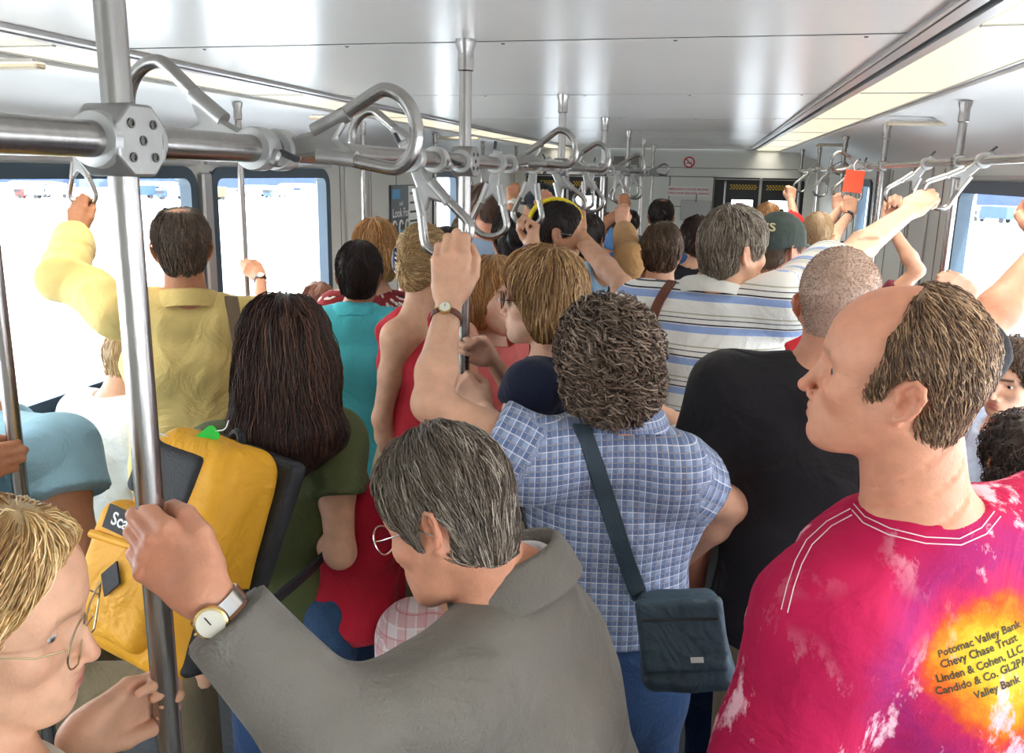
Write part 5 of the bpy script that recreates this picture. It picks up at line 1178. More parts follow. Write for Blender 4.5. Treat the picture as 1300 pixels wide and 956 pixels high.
# 9 woman with long brown hair
ol = cloth('olive_tee', (92, 100, 64), bump=.25)
P = person('longhair', 'young woman with long dark brown hair in an olive T-shirt wearing a yellow backpack', (362, 450, 1.68), hrot=(6, -4, 3), by=4, sc=.95, sw=.165, skin='fair', neck=at(372, 540, 1.72), ho=dict(fem=1),
  arms=dict(R=dict(S=at(424, 562, 1.72), E=at(432, 702, 1.66), W=at(405, 668, 1.88), h=idir(-.6, .2, 1), n=(0, 0, -1), g='loose')),
  hair=dict(kind='long', t=.009, n=4800, L=.33, rad=.0013, lift=.008, jit=.12, curl=.0026, seg=14, cols=[(58, 38, 32), (80, 52, 42), (44, 30, 26), (104, 68, 52)], flow=whorl((0, 0, .17)), grav=1.6, vx=.006, dx=-.03),
  shirt=dict(mat=ol, sleeve='short', ease=.016, fold=.012, neck='crew', vc=.009, len=.50), legs='denim', vf=.0045, vc=.011)
# 10.. the middle of the crowd
P = person('tank', 'woman in a red sleeveless top with hair clipped up', (537, 335, 2.42), hrot=(-28, -4, 0), by=-34, hsc=.87, sc=.90, sw=.145, skin='fair', neck=at(532, 402, 2.42), ho=dict(fem=1), arms=dict(L=dict(S=at(505, 428, 2.37))),
  hair=dict(kind='updo', t=.011, n=2200, L=.07, rad=.0013, lift=.006, jit=.16, cols=BLOND, flow=lambda p: np.tile([0, -1, .15], (len(p), 1))*1.0, grav=0, vx=.005),
  shirt=dict(name='tank_top', mat=cloth('red_knit', (196, 50, 62)), sleeve='none', ease=.013, neck='crew', strap=.80, vc=.009), legs='khaki', vf=.005, vc=.010)
P = person('turq', 'woman with short dark hair in a turquoise shirt', (456, 352, 2.72), hrot=(-8, 0, 0), by=-4, hsc=.90, sc=.96, sw=.185, bulk=1.08, skin='tan', ho=dict(fem=1), neck=at(452, 402, 2.74),
  hair=dict(kind='short', t=.016, n=2000, L=.05, rad=.0015, lift=.006, cols=[(40, 28, 28), (58, 40, 38), (28, 22, 22), (70, 48, 44)], low=-.07),
  shirt=dict(mat=cloth('turquoise', (92, 212, 226)), sleeve='short', ease=.024, fold=.012, neck='polo', collar=ring_collar(h=.026), vc=.010, drop=.2), legs='khaki')
P = person('floral', 'woman with straight strawberry blonde hair in a red floral blouse', (477, 318, 3.15), hrot=(-20, 0, 0), by=-10, sc=.96, sw=.165, skin='fair', ho=dict(fem=1),
  hair=dict(kind='bob', t=.012, n=1500, L=.09, rad=.0018, lift=.005, jit=.08, cols=STRAW, flow=whorl((0, -.02, .15)), grav=.8, len=.12), shirt=dict(mat=floral, sleeve='short', vc=.012), legs='navy')
P = person('facing', 'red-haired woman in a coral collar, her face half hidden behind the second pole', (630, 376, 2.50), hrot=(-146, 2, 0), by=-120, sc=.92, sw=.165, skin='pale', ho=dict(fem=1, lip=.9, eye_open=1), eyes=dict(iris='brown'),
  hair=dict(kind='bob', t=.012, n=1500, L=.08, rad=.0014, lift=.005, cols=STRAW, flow=whorl((0, -.02, .15)), grav=.8, len=.10), shirt=dict(mat=cloth('coral', (226, 120, 116)), sleeve='short', collar=ring_collar(h=.03), vc=.012), legs='navy', vf=.0045)
P = person('blacktee', 'dark-shirted man behind the blonde bob, both bare arms raised to hanging loops', (712, 385, 2.72), hrot=(0, 0, 0), by=0, sc=1.0, sw=.19, skin='fair',
  arms=dict(L=dict(B=hg('c4'), h=idir(.05, 1, .1), n=idir(-.9, 0, -.4), g='hook'), R=dict(E=at(790, 362, 2.85), B=hg('c7')+np.array([0, -.75, .02]), h=idir(-.05, 1, .1), n=idir(0, -.1, 1), g='hook')),
  hair=dict(kind='short', t=.010, n=900, L=.04, cols=BROWN), shirt=dict(mat=blks, sleeve='short', len=.6), legs='denim')
wb_ = mat('purple_band', srgb(112, 98, 150), .5); wristwatch('blacktee', 'L', wb_, wb_, wb_, w=.018, t=.93, dia=.02)
P = person('headband', 'man in glasses with a bright yellow band over black hair, in profile', (707, 296, 3.2), hrot=(-78, -4, 0), by=-40, sc=1.0, sw=.19, skin='warm', eyes=dict(),
  arms=dict(R=dict(E=at(772, 345, 3.05), B=hg('c6'), h=idir(-.1, 1, .1), n=idir(.1, 0, 1), g='hook')),
  hair=dict(kind='short', t=.010, n=1500, L=.035, rad=.0015, cols=DARK), shirt=dict(mat=cloth('light_blue', (160, 196, 224)), sleeve='short', vc=.012), legs='navy', vf=.0045)
eyeglasses('headband', silver)
P = person('boy', 'person with short brown hair and a dark navy shirt', (840, 322, 3.05), hrot=(-6, 0, 0), by=-6, hsc=.90, sc=.98, sw=.18, skin='fair',
  hair=dict(kind='short', t=.014, n=1900, L=.05, rad=.0015, lift=.005, cols=BROWN, flow=whorl((0, -.03, .14)), grav=.7), shirt=dict(mat=nav, sleeve='short'), legs='denim')
P = person('tanjacket', 'person in a tan jacket with one arm raised, mostly hidden behind the brown-haired one', (832, 326, 3.7), by=-4, sw=.19, skin='fair',
  arms=dict(L=dict(E=at(800, 330, 3.62), B=hg('c8')+np.array([.24, -.2, .0]), h=idir(0, 1, .1), n=idir(0, 0, 1), g='hook')), hair=dict(kind='short', n=500, cols=BROWN), shirt=dict(name='jacket', mat=cloth('tan_jacket', (190, 146, 96)), sleeve='long', ease=.022, cuff=.10), legs='khaki')
P = person('capman', 'man in a dark green baseball cap and a red shirt', (988, 318, 2.75), hrot=(-40, -4, 0), by=-20, sc=1.0, sw=.19, skin='ruddy', neck=at(1000, 372, 2.8),
  hair=dict(kind='short', t=.004, n=500, L=.02, cols=BROWN), shirt=dict(mat=cloth('red_shirt', (206, 52, 56)), sleeve='short', collar=ring_collar(h=.026)), legs='denim', vf=.005)
P = person('greypolo', 'sandy-haired man in a grey polo raising a hand with a black watch', (1037, 300, 4.4), hrot=(10, 0, 0), by=0, sw=.2, skin='fair',
  arms=dict(R=dict(E=at(1045, 318, 4.3), B=hg('r4'), h=idir(.1, 1, .1), n=idir(.2, -.2, 1), g='hook', hs=1.1), L=dict(E=at(1030, 312, 4.4), B=hg('r5'), h=idir(.1, 1, .1), n=idir(.2, 0, 1), g='hook', hs=1.1)),
  hair=dict(kind='short', n=900, L=.03, cols=[(184, 150, 110), (200, 170, 130), (160, 126, 90)]), shirt=dict(mat=cloth('grey_polo', (160, 158, 152)), sleeve='short'), legs='khaki')
wristwatch('greypolo', 'R', blackp, blackp, dialb, w=.022, t=.90, dia=.036)
P = person('balding', 'man with a bald patch in dark hair near the front wall, one arm up', (839, 277, 5.2), sw=.19, skin='tan', arms=dict(L=dict(B=hg('c12')+np.array([.02, -1.2, .03]), h=idir(0, 1, .1), n=idir(0, 0, 1), g='hook')),
  hair=dict(kind='balding', t=.008, n=900, L=.03, rad=.0018, cols=DARK), shirt=dict(mat=cloth('mid_blue', (90, 130, 180)), sleeve='short'), legs='navy')
P = person('curlyblack', 'woman with dark wavy hair in a black top near the steel cover plate', (884, 303, 4.9), hrot=(20, 0, 0), sc=.93, sw=.165, skin='fair', ho=dict(fem=1), hair=dict(kind='curly', t=.006, n=900, L=.05, curl=.006, rad=.002, cols=[(70, 44, 38), (50, 34, 30), (90, 56, 46)]), shirt=dict(mat=blks, sleeve='short', neck='wide'), legs='black')
P = person('cabarm', 'sandy-haired man reaching up to a loop in front of the dark cab door', (974, 283, 5.2), hrot=(-10, 0, 0), sw=.19, skin='fair', arms=dict(R=dict(B=at(1003, 240, 6.0), h=idir(.1, 1, .1), n=idir(0, 0, 1), g='hook')), hair=dict(kind='short', t=.012, n=900, L=.04, cols=STRAW), shirt=dict(mat=cloth('light_grey', (190, 192, 196)), sleeve='short'), legs='navy')
P = person('redcap', 'person in a bright red cap by the cab door pole', (1003, 296, 4.9), hrot=(-30, 0, 0), sc=.95, sw=.17, skin='fair', hair=dict(kind='short', t=.004, n=300, cols=BROWN), shirt=dict(mat=cloth('pale_blue_tee', (176, 200, 216)), sleeve='short'), legs='denim')
P = person('openhand', 'short dark-haired person reaching up to the loop beside the air grille', (1070, 344, 3.7), hrot=(-10, 0, 0), sc=.92, sw=.165, skin='fair', ho=dict(fem=1), arms=dict(R=dict(B=hg('r2'), h=idir(.15, 1, .05), n=idir(-.5, -.1, -1), g='hook', hs=1.05)), hair=dict(kind='short', t=.012, n=900, L=.04, cols=[(60, 34, 36), (44, 28, 28), (84, 50, 48)]), shirt=dict(mat=cloth('wine', (110, 40, 50)), sleeve='short'), legs='black')
RP = np.array([.916, 3.44, 0])
P = person('polehand', 'short person hidden behind the tie-dye shirt, a hand around the side pole', (1128, 430, 3.2), sc=.88, sw=.15, skin='fair', arms=dict(R=dict(B=pole_pt(352, RP), h=idir(-.75, .45, .0), n=idir(-.2, .1, 1), g='wrap', hs=1.0, hint=(0, .1, -1))), hair=dict(kind='short', n=500, cols=BROWN), shirt=dict(mat=cloth('rose', (196, 150, 150)), sleeve='short'), legs='denim')
P = person('darkcap', 'man in black cap and black T-shirt, raised arm with a pale watch', (686, 264, 4.3), hrot=(62, 0, 0), by=20, sw=.2, skin='tan', arms=dict(L=dict(B=at(652, 238, 4.5), h=idir(0, 1, .1), n=idir(0, 0, 1), g='hook', E=at(646, 292, 4.4))), hair=dict(kind='short', t=.006, n=500, cols=DARK), shirt=dict(mat=blks, sleeve='short'), legs='black', vf=.005)
wristwatch('darkcap', 'L', wht, wht, dialw, t=.92)
P = person('bluetall', 'tall man in a pale blue shirt with sunglasses, seen past the second pole', (616, 266, 3.9), hrot=(40, -4, 0), by=20, sw=.2, skin='ruddy', arms=dict(R=dict(B=hg('c6')+np.array([-.22, .5, .05]), h=idir(.3, 1, .1), n=idir(0, 0, 1), g='hook')), hair=dict(kind='short', t=.008, n=700, cols=[(120, 90, 70), (90, 66, 52)]), shirt=dict(mat=cloth('sky_shirt', (170, 196, 222)), sleeve='short', ease=.022), legs='navy')
P = person('darkhair', 'woman with black hair in a pale blue top carrying a black strap', (648, 306, 3.55), hrot=(12, 0, 0), sc=.95, sw=.17, skin='warm', ho=dict(fem=1), hair=dict(kind='bun', t=.010, n=900, L=.05, cols=DARK), shirt=dict(mat=MATS['cloth_light_blue'], sleeve='short'), legs='black')
P = person('darkback', 'black-haired person between the third pole and the bare raised arms', (744, 306, 3.7), hrot=(-14, 0, 0), sw=.18, skin='warm', hair=dict(kind='short', t=.012, n=900, L=.04, cols=DARK), shirt=dict(mat=blks, sleeve='short'), legs='black')
# hidden or far people whose bodies fill the aisle
P = person('whitetee', 'person in a white T-shirt squeezed between the plaid shirt and the black T-shirt', (796, 486, 1.86), hrot=(-10, 0, 0), sc=.96, sw=.19, skin='fair', neck=at(846, 552, 1.88), lean=(.06, 0), hair=dict(kind='short', n=600, cols=BROWN), shirt=dict(mat=cloth('white_tee', (222, 222, 212)), sleeve='short', ease=.026, drop=.2), legs='denim')
P = person('redcheck', 'child in a red and white checked shirt, showing only below the grey suit man', (606, 672, 1.66), sc=.82, sw=.14, skin='fair', hair=dict(kind='short', n=400, cols=BROWN), shirt=dict(mat=redplaid, sleeve='short', vc=.010, planar=1), legs='denim')
LP2 = np.array([-2.172, 3.44, 0])
P = person('watchhand', 'short person behind the long-haired woman, watch-wearing hand on a slim window pole', (372, 416, 3.3), sc=.90, sw=.16, skin='tan', arms=dict(L=dict(B=pole_pt(338, LP2), h=idir(-.75, .5, .2), n=idir(-.3, 0, 1), g='wrap', hs=1.0, hint=(.1, 0, -1))), hair=dict(kind='short', n=400, cols=DARK), shirt=dict(mat=cloth('grey_tee', (150, 150, 152)), sleeve='short'), legs='denim')
wristwatch('watchhand', 'L', blackp, silver, dialw, t=.92, r=.028)
P = person('auburn', 'auburn-haired person just showing behind the turquoise shirt', (405, 392, 3.9), sc=.9, sw=.16, skin='fair', hair=dict(kind='short', t=.012, n=600, cols=[(130, 78, 58), (150, 96, 70)]), shirt=dict(mat=MATS['cloth_rose'], sleeve='short'), legs='denim')
for i, (px, py, d, hc, cl, lb) in enumerate(((770, 292, 6.0, BROWN, 'mid_blue', 'far person in mid blue behind the hanging loops of the fifth pole'), (905, 292, 6.6, DARK, 'light_grey', 'far dark-haired person in light grey against the front wall'), (590, 300, 4.9, BROWN, 'tan_jacket', 'brown-haired person in tan behind the pale blue shirt'), (566, 318, 4.3, DARK, 'rose', 'dark-haired person in rose behind the red sleeveless top'),
      (800, 285, 7.2, DARK, 'pale_blue_tee', 'far dark-haired person in pale blue behind the sixth pole'), (1090, 330, 4.6, DARK, 'navy_knit', 'dark-haired person in navy by the air grille'))):
    P = person('far%d' % i, lb, (px, py, d), hrot=(random.uniform(-30, 30), 0, 0), sw=.18, skin='fair', hair=dict(kind='short', n=400, L=.04, rad=.002, cols=hc), shirt=dict(mat=MATS['cloth_'+cl], sleeve='short'), legs=('navy', 'black', 'denim')[i % 3], vf=.008)
# seated people
P = person('youth', 'young seated man with tousled brown hair in a pale blue shirt, face toward us', (1289, 482, 2.55), hrot=(148, -6, -4), by=100, sc=.98, sw=.19, skin='fair', sit=True, ho=dict(lip=.9, brow=.9, browcol=srgb(70, 50, 38)), eyes=dict(iris='brown'), neck=at(1282, 545, 2.6),
  hair=dict(kind='short', t=.016, n=1700, L=.05, rad=.0015, lift=.01, jit=.35, cols=BROWN), shirt=dict(mat=cloth('ice_blue', (190, 210, 236)), sleeve='short', ease=.020, neck='vee'), legs='khaki', vf=.004)
P = person('lowhair', 'seated person whose dark curly hair shows above the tie-dye shoulder', (1298, 590, 1.95), hrot=(20, 0, 0), by=100, sc=.9, sw=.16, skin='tan', sit=True, hair=dict(kind='curly', t=.004, n=1200, L=.03, curl=.005, rad=.0014, cols=[(50, 38, 34), (70, 54, 46)]), shirt=dict(mat=cloth('sand', (180, 170, 150)), sleeve='short'), legs='navy')
LP = np.array([*at(12, 500, 1.62)[:2], 0])
P = person('seatblue', 'seated man in a pale blue polo leaning on his arm at the picture edge', (-70, 470, 1.85), hrot=(-120, 0, 0), by=-110, sc=1.0, sw=.19, bulk=1.1, skin='tan', sit=True, neck=at(-20, 540, 1.90),
  arms=dict(L=dict(S=at(72, 575, 1.80), E=at(100, 690, 1.75), W=at(60, 790, 1.6), h=idir(-.3, -1, -.3), n=idir(0, 0, 1), g='relax'), R=dict(B=pole_pt(578, LP), h=idir(.85, .2, .2), n=idir(-.2, 0, .9), g='wrap', hs=.92, hint=(0, -.2, -1), E=at(-90, 600, 1.5))),
  shirt=dict(mat=cloth('baby_blue', (160, 202, 222)), sleeve='short', ease=.024, collar=ring_collar(h=.026), len=.5), hair=dict(kind='short', n=500, cols=BROWN), legs='khaki', vf=.0045)
finger_ring('seatblue', 'R', 2, gold)
P = person('seatcream', 'seated person in a cream shirt between the yellow shirt and the window', (166, 456, 3.05), hrot=(-60, -10, 0), by=-60, sc=1.0, sw=.19, bulk=1.05, skin='fair', sit=True, neck=at(138, 516, 2.98), shirt=dict(mat=cloth('cream_shirt', (222, 220, 206)), sleeve='short', ease=.026), hair=dict(kind='short', n=400, cols=BLOND), legs='grey')
# ------------------------------------------------------------------ things worn and carried
def hl(P, p): return P['HC']+P['Rh'] @ np.array(p, float)*P['hsc']
def cap_on(key, m, panel=None, brim=(0, 1), badge=None):
    P = PEOPLE[key]; lo_, hi_ = np.array([-.13, -.15, -.05]), np.array([.13, .21, .16]); g = Field(lo_, hi_, .0045)
    def dome(x, y, z):
        d = d_ell(x, y, z, (0, -.006, .036), (.0860, .1010, .0990)); d = smax(d, -(z-.012-.15*(y+.02)), .004); return d
    g.ev(lo_, hi_, dome, 'u', .001); V, F = g.mesh(); o = finish('cap', V*P['hsc'] @ P['Rh'].T+P['HC'], F, m, P['o'], P['base'], True)
    b = MB(); n = 16; V = []
    for s_ in (0, 1):
        for rr in (.82, 1.62):
            for k in range(n+1):
                a = PI*(.12+.76*k/n); x = .084*math.cos(a)*(1 if rr < 1 else 1.02); y = .095*math.sin(a)*rr if rr > 1 else .098*math.sin(a)
                V.append(hl(P, (x, y*brim[1]-.008, .036-.10*(x*x)*10*.6-(.012 if rr > 1 else 0)-s_*.004)))
    m_ = n+1; F = []
    for k in range(n): F += [(k, k+1, m_+k+1, m_+k), (2*m_+k, 3*m_+k, 3*m_+k+1, 2*m_+k+1), (m_+k, m_+k+1, 3*m_+k+1, 3*m_+k), (k, 2*m_+k, 2*m_+k+1, k+1)]
    b.add(V, F); b.build('cap_brim', m, o, P['base']); MB().ball(hl(P, (0, -.010, .136)), .007).build('cap_button', m, o, P['base'])
    return o
capo = cap_on('capman', cloth('dark_green_cap', (74, 84, 80), bump=.2)); P = PEOPLE['capman']
Vt, Ft = text_mesh('S', .05, 1, .002)
def put_text(P, txt, c, ex, ez, size, m, parent, bold=.001, curve=None):
    V, F = text_mesh(txt, size, 1.0, bold); Q = [np.array(c)+np.array(ex)*v[0]+np.array(ez)*v[1] for v in V]
    if curve: Q = [curve(q) for q in Q]
    return finish('lettering', np.array(Q), F, m, parent, P['base'])
def on_cap(q, P=P):
    l = (q-P['HC']) @ P['Rh']/P['hsc']-np.array([0, -.010, .036]); k = math.sqrt((l[0]/.086)**2+(l[1]/.108)**2+(l[2]/.099)**2); return P['HC']+P['Rh'] @ (l/k*1.012+np.array([0, -.010, .036]))*P['hsc']
put_text(P, 'SS', P['HC']+np.array([0, 0, .055])+idir(-.62, .1, -.8)*.09, idir(.8, 0, -.6), idir(0, 1, 0), .040, mat('cap_letter', srgb(206, 196, 150), .7), capo, .001, on_cap)
cap_on('redcap', cloth('bright_red_cap', (214, 44, 44)), brim=(0, 1)); cap_on('darkcap', cloth('black_cap', (40, 44, 50)))
# yellow band worn over black hair
P = PEOPLE['headband']; b = MB(); b.tube([hl(P, (.012, -.012+.108*math.cos(a), .036+.098*math.sin(a))) for a in np.linspace(.25, PI-.1, 24)], [.0095]*24, 10); b.build('yellow_headband', mat('band_yellow', srgb(240, 214, 30), .5), P['o'], P['base'])
# hair clip and straps on the woman in red
P = PEOPLE['tank']; b = MB(); b.ball(hl(P, (-.060, -.085, .01)), (.012, .014, .040)); o = b.build('hair_clip', mat('navy_clip', srgb(36, 48, 84), .4), P['o'], P['base'])
for k in range(5): MB().tube([hl(P, (-.062, -.088, .04-.016*k)), hl(P, (-.048, -.108, .036-.016*k)), hl(P, (-.032, -.116, .03-.016*k))], .0022, 6).build('clip_tooth', mat('clip_white', (.7, .72, .78), .4), o, P['base'])
# sunglasses of the man in pale blue and of the bob woman
smk = mat('smoked_lens', (.05, .03, .03), .1); rdf = mat('red_frame', srgb(150, 30, 40), .3)
for key, m_ in (('bluetall', rdf), ('bob', mat('brown_frame', srgb(70, 36, 30), .25))): eyeglasses(key, m_, lens=.022, tint=smk)
def strap_on(P, name, pix, w, m, th=.003, off=.002, top=True, group=None, label=None, cat=None, parent=None, ext=None):
    q = surf_path(P, pix, 9, off); p, n = smooth_seq(q, 6)
    if ext: p, n = ext(p, n)
    return ribbon(p, n, w, th)
# crossbody bag on the plaid shirt
tb = mat('slate_nylon', srgb(62, 82, 96), .55, noise=.08, nscale=14, bump=.25, bscale=60, folds=.5); tbd = mat('slate_webbing', srgb(46, 62, 74), .7, bump=.3, bscale=400)
def soft_box(name, m, c, R, hs, parent, base, rnd=.03, vox=.006, fold=.006, seed=3, taper=0, extra=None):
    c = np.asarray(c, float); rad = np.linalg.norm(hs)+.03; f = Field(c-rad, c+rad, vox); fo = folds(seed, 28)
    def fn(x, y, z):
        dx, dy, dz = x-c[0], y-c[1], z-c[2]; lx, ly, lz = [R[0, i]*dx+R[1, i]*dy+R[2, i]*dz for i in range(3)]
        if taper: s_ = 1-taper*np.clip(lz/hs[2], -1, 1); lx = lx/s_; ly = ly/s_
        qx, qy, qz = np.abs(lx)-hs[0]+rnd, np.abs(ly)-hs[1]+rnd, np.abs(lz)-hs[2]+rnd
        d = np.sqrt(np.maximum(qx, 0)**2+np.maximum(qy, 0)**2+np.maximum(qz, 0)**2)+np.minimum(np.maximum(qx, np.maximum(qy, qz)), 0)-rnd
        d = d+fold*fo(x, y, z)
        return d if extra is None else extra(d, lx, ly, lz)
    f.ev(c-rad, c+rad, fn, 'u', .001); V, F = f.mesh(); return finish(name, V, F, m, parent, base, True)
def frame_from(zdir, ydir):
    z = nrm(zdir); x = nrm(np.cross(ydir, z)); return np.stack([x, np.cross(z, x), z], 1)
P = PEOPLE['plaid']; bc = at(868, 812, 1.42); e = empty('shoulder_bag', bc); R_ = frame_from(idir(-.12, 1, 0), idir(.25, 0, 1)); hs_ = (.078, .035, .088)
soft_box('bag_body', tb, bc, R_, hs_, e, bc, rnd=.028, vox=.005, fold=.008, taper=.10)
fl = soft_box('front_flap', tb, bc-R_[:, 1]*.030+R_[:, 2]*.020, R_, (.076, .012, .066), e, bc, rnd=.011, vox=.004, fold=.004, seed=9)
MB().tube([bc-R_[:, 1]*.043+R_[:, 0]*x+R_[:, 2]*.052 for x in (-.066, 0, .066)], .0022, 6).build('zip', blackp, e, bc)
MB().box(bc-R_[:, 1]*.046+R_[:, 0]*.022-R_[:, 2]*.018, (.022, .002, .009), R=R_).build('white_badge', wht, e, bc, smooth=False)
q = surf_path(P, [(738, 543), (752, 580), (772, 640), (793, 705), (812, 758)], 8, .003); p_, n_ = smooth_seq(q, 8); p_ = [PEOPLE['plaid']['Nk']+np.array([0, 0, .0])+P['Rb'] @ np.array([-.075, .06, .0])]+p_+[bc+R_[:, 2]*.085-R_[:, 0]*.03]; n_ = [n_[0]]+n_+[n_[-1]]
ribbon(p_, n_, .034, .004).build('shoulder_strap', tbd, e, bc); tag(e, 'slate blue nylon shoulder bag hanging behind the plaid shirt on a wide strap', 'bag')
# olive woman's backpack
yb = mat('backpack_yellow', srgb(238, 172, 36), .6, noise=.06, nscale=10, bump=.15, bscale=200, folds=.6); bk = mat('backpack_black', srgb(34, 36, 40), .6, bump=.3, bscale=300)
PL = PEOPLE['longhair']; zc = idir(.30, 1, .10); yc = idir(-.42, .1, -1); Rk = frame_from(zc, -yc); bc = at(240, 694, 1.42); e = empty('backpack', bc)
soft_box('main_body', yb, bc, Rk, (.112, .085, .200), e, bc, rnd=.05, vox=.006, fold=.008, taper=.12, seed=5)
front = Rk[:, 1]*(-1 if np.dot(Rk[:, 1], CP-bc) < 0 else 1)
side = Rk[:, 0]*(-1 if np.dot(Rk[:, 0], idir(1, 0, 0)) > 0 else 1)           # towards the left of the picture
pk = soft_box('front_pocket', yb, bc+front*.080+side*.030-Rk[:, 2]*.055, Rk, (.095, .035, .110), e, bc, rnd=.03, vox=.005, fold=.006, seed=6)
soft_box('top_panel', bk, bc+front*.065+side*.035+Rk[:, 2]*.120, Rk, (.075, .020, .050), e, bc, rnd=.015, vox=.005, fold=.003)
soft_box('back_panel', bk, bc-front*.078, Rk, (.128, .022, .195), e, bc, rnd=.018, vox=.006, fold=.003)
for s_ in (-1, 1): soft_box('side_mesh_pocket', bk, bc+Rk[:, 0]*s_*.115-Rk[:, 2]*.11, Rk, (.018, .06, .07), e, bc, rnd=.015, vox=.006, fold=.003)
lb_ = MB().box(bc+front*.118+side*.045+Rk[:, 2]*.030, (.085, .004, .040), R=Rk); lbl = lb_.build('label_patch', bk, e, bc, smooth=False)
ex_ = -side; V, F = text_mesh('Scan', .030, 1.0, .0006); finish('lettering', [bc+front*.1205+side*.045+Rk[:, 2]*(.030+v[1])+ex_*v[0] for v in V], F, wht, lbl, bc)
dm = MB(); c0 = bc+front*.119+side*.030-Rk[:, 2]*.060; dm.prism([(0, .030), (.022, 0), (0, -.030), (-.022, 0)], c0, Rk[:, 0], Rk[:, 2], front*.004); dm.build('diamond_patch', bk, e, bc, smooth=False)
MB().tube([bc+front*.116+side*x+Rk[:, 2]*(.002-.1*abs(x)) for x in np.linspace(-.05, .11, 9)], .007, 8).build('grab_piping', yb, e, bc)
hp = MB().tube(smooth_path([bc+Rk[:, 2]*.185-front*.02-side*.03, bc+Rk[:, 2]*.225-front*.03, bc+Rk[:, 2]*.185-front*.04+side*.03]), .008, 8).build('carry_handle', bk, e, bc)
def shoulder(P, s, up_=.045): return P['arm'][s]['S']*.45+P['Nk']*.55+np.array([0, 0, up_])
for s, k in (('R', 1), ('L', -1)):
    tp = shoulder(PL, s, .055); a0 = tp+PL['Rb'] @ np.array([0, -.07, -.06]); a1_ = bc+Rk[:, 2]*.17-front*.06; a2_ = tp+PL['Rb'] @ np.array([k*.01, .085, -.07]); a3_ = PL['arm'][s]['S']+PL['Rb'] @ np.array([-k*.02, .06, -.16]); a4_ = bc-Rk[:, 2]*.15-front*.07-side*k*.08
    pp = smooth_path([a1_, a0, tp, a2_, a3_, PL['arm'][s]['S']+PL['Rb'] @ np.array([k*.012, -.03, -.22]), a4_], 3); nn_ = [nrm(q-(PL['Nk']+np.array([0, 0, -.2]))) for q in pp]
    ribbon(pp, nn_, .045, .006).build('shoulder_strap', bk, e, bc)
tag(e, 'yellow and black backpack worn by the woman with long brown hair', 'backpack')
def luggage_tag(c, m, lab, rz):
    e2 = empty('luggage_tag', c); R2 = frame_from(idir(math.sin(rz), math.cos(rz), 0), idir(0, 0, 1)); MB().prism(rrect(.028, .046, .008), -R2[:, 1]*.001, R2[:, 0], R2[:, 2], R2[:, 1]*.002).build('tag_card', m, e2, smooth=False)
    MB().tube(smooth_path([R2[:, 2]*.020, R2[:, 2]*.035+R2[:, 0]*.01, R2[:, 2]*.05]), .0012, 6).build('tag_loop', wht, e2); tag(e2, lab, 'luggage tag')
luggage_tag(at(262, 556, 1.40), mat('tag_green', srgb(40, 200, 60), .5), 'bright green luggage tag on top of the yellow backpack', .9); luggage_tag(at(226, 578, 1.40), mat('tag_navy', srgb(34, 52, 96), .5), 'dark blue luggage tag on top of the yellow backpack', -.7)
# garments carried over the arm
rf = cloth('red_fleece', (176, 30, 50), bump=.6); dn = mat('denim_cloth', srgb(44, 76, 112), .8, noise=.15, nscale=120, bump=.4, bscale=500, folds=.6)
def draped(name, m, top, hs, R, lab, cat, seed=4, fold=.022, vox=.006):
    e = soft_box(name, m, top, R, hs, None, np.array(top), rnd=min(hs)*.9, vox=vox, fold=fold, seed=seed); e.location = tuple(top); return tag(e, lab, cat)
Rj = frame_from(idir(.08, 1, 0), idir(0, 0, 1))
draped('red_fleece_jacket', rf, at(456, 712, 1.76), (.094, .065, .178), Rj, 'dark red fleece jacket draped over the bent arm beside the olive T-shirt', 'jacket', 4, .055)
draped('denim_jacket', dn, at(418, 812, 1.74), (.060, .055, .110), Rj, 'blue denim jacket hanging under the red fleece jacket', 'jacket', 7, .040)
for i, (px, py) in enumerate(((424, 775), (428, 800))): pass
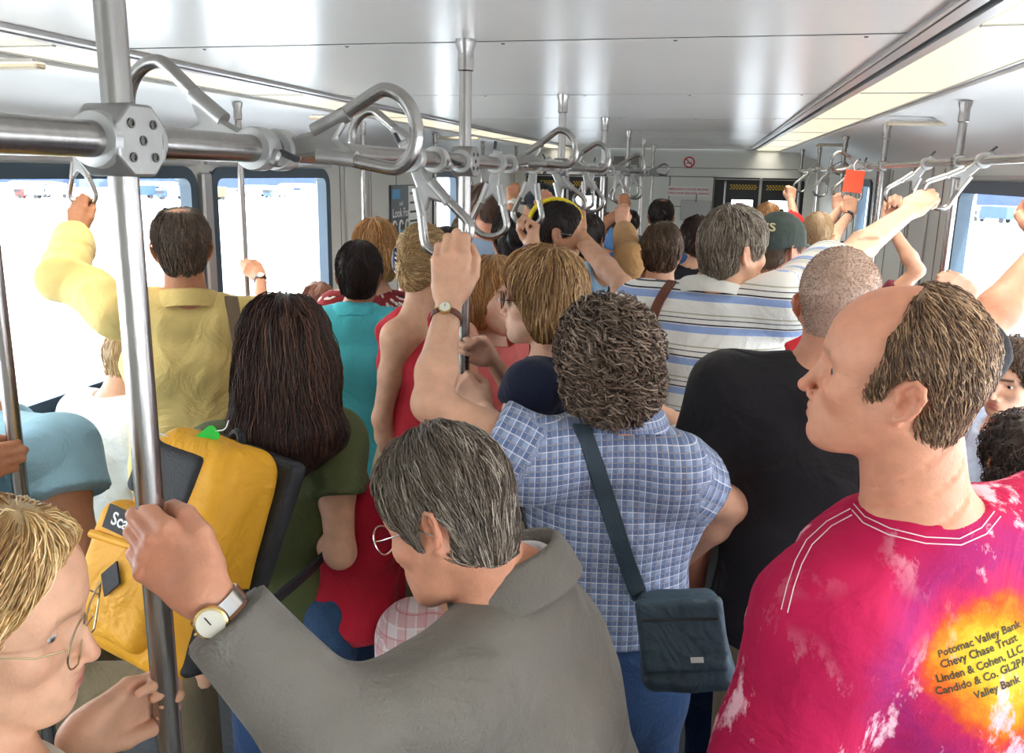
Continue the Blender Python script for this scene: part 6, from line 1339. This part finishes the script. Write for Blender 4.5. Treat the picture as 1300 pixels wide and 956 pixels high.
# strap of the bag on the yellow shirt, backpack strap of the boy, belt line etc.
P = PEOPLE['yellow']; q = surf_path(P, [(292, 372), (296, 395), (303, 430), (309, 470)], 6, .004); p_, n_ = smooth_seq(q, 5)
sp_ = P['Nk']+P['Rb'] @ np.array([.11, .05, -.005]); e = ribbon([sp_]+p_, [n_[0]]+n_, .040, .006).build('bag_strap', mat('brown_webbing', srgb(120, 100, 78), .8, bump=.3, bscale=400), None, sp_); e.location = tuple(sp_); tag(e, 'brown webbing strap with metal buckle over the yellow shirt', 'strap')
if len(p_) > 4:
    c = p_[len(p_)*2//3]; MB().box(c+n_[3]*.006, (.046, .004, .004), R=frame_from([0, 0, 1], n_[3])).build('buckle_bar', silver, e, sp_, smooth=False); MB().box(c+n_[3]*.006-np.array([0, 0, .02]), (.046, .004, .004), R=frame_from([0, 0, 1], n_[3])).build('buckle_bar', silver, e, sp_, smooth=False)
P = PEOPLE['stripes']; q = surf_path(P, [(862, 350), (846, 368), (832, 392), (826, 415)], 5, .004)
if len(q) > 2:
    p_, n_ = smooth_seq(q, 4); e = ribbon(p_, n_, .028, .005).build('bag_strap', leather, None, p_[0]); e.location = tuple(p_[0]); tag(e, 'reddish brown leather strap on the shoulder of the striped polo', 'strap')
P = PEOPLE['darkhair']; q = surf_path(P, [(655, 318), (640, 340), (628, 365)], 5, .004)
if len(q) > 2:
    p_, n_ = smooth_seq(q, 4); e = ribbon(p_, n_, .05, .006).build('bag_strap', bk, None, p_[0]); e.location = tuple(p_[0]); tag(e, 'broad black strap across the pale blue top of the black-haired woman', 'strap')
# orange tag on the side rail
r3 = HANG['r3']; oc_ = at(1084, 228, 4.55); e = empty('orange_tag', oc_); MB().box((0, 0, -.01), (.105, .004, .125), bev=.0015, R=np.array(Matrix.Rotation(.1, 3, 'Y'))).build('card', mat('tag_orange', srgb(244, 84, 44), .5), e, smooth=False)
MB().tube(smooth_path([(0, 0, .05), (-.01, .0, .08), (.01, .01, .11)]), .003, 6).build('tie', wht, e); tag(e, 'square orange card hanging from the side rail', 'tag')
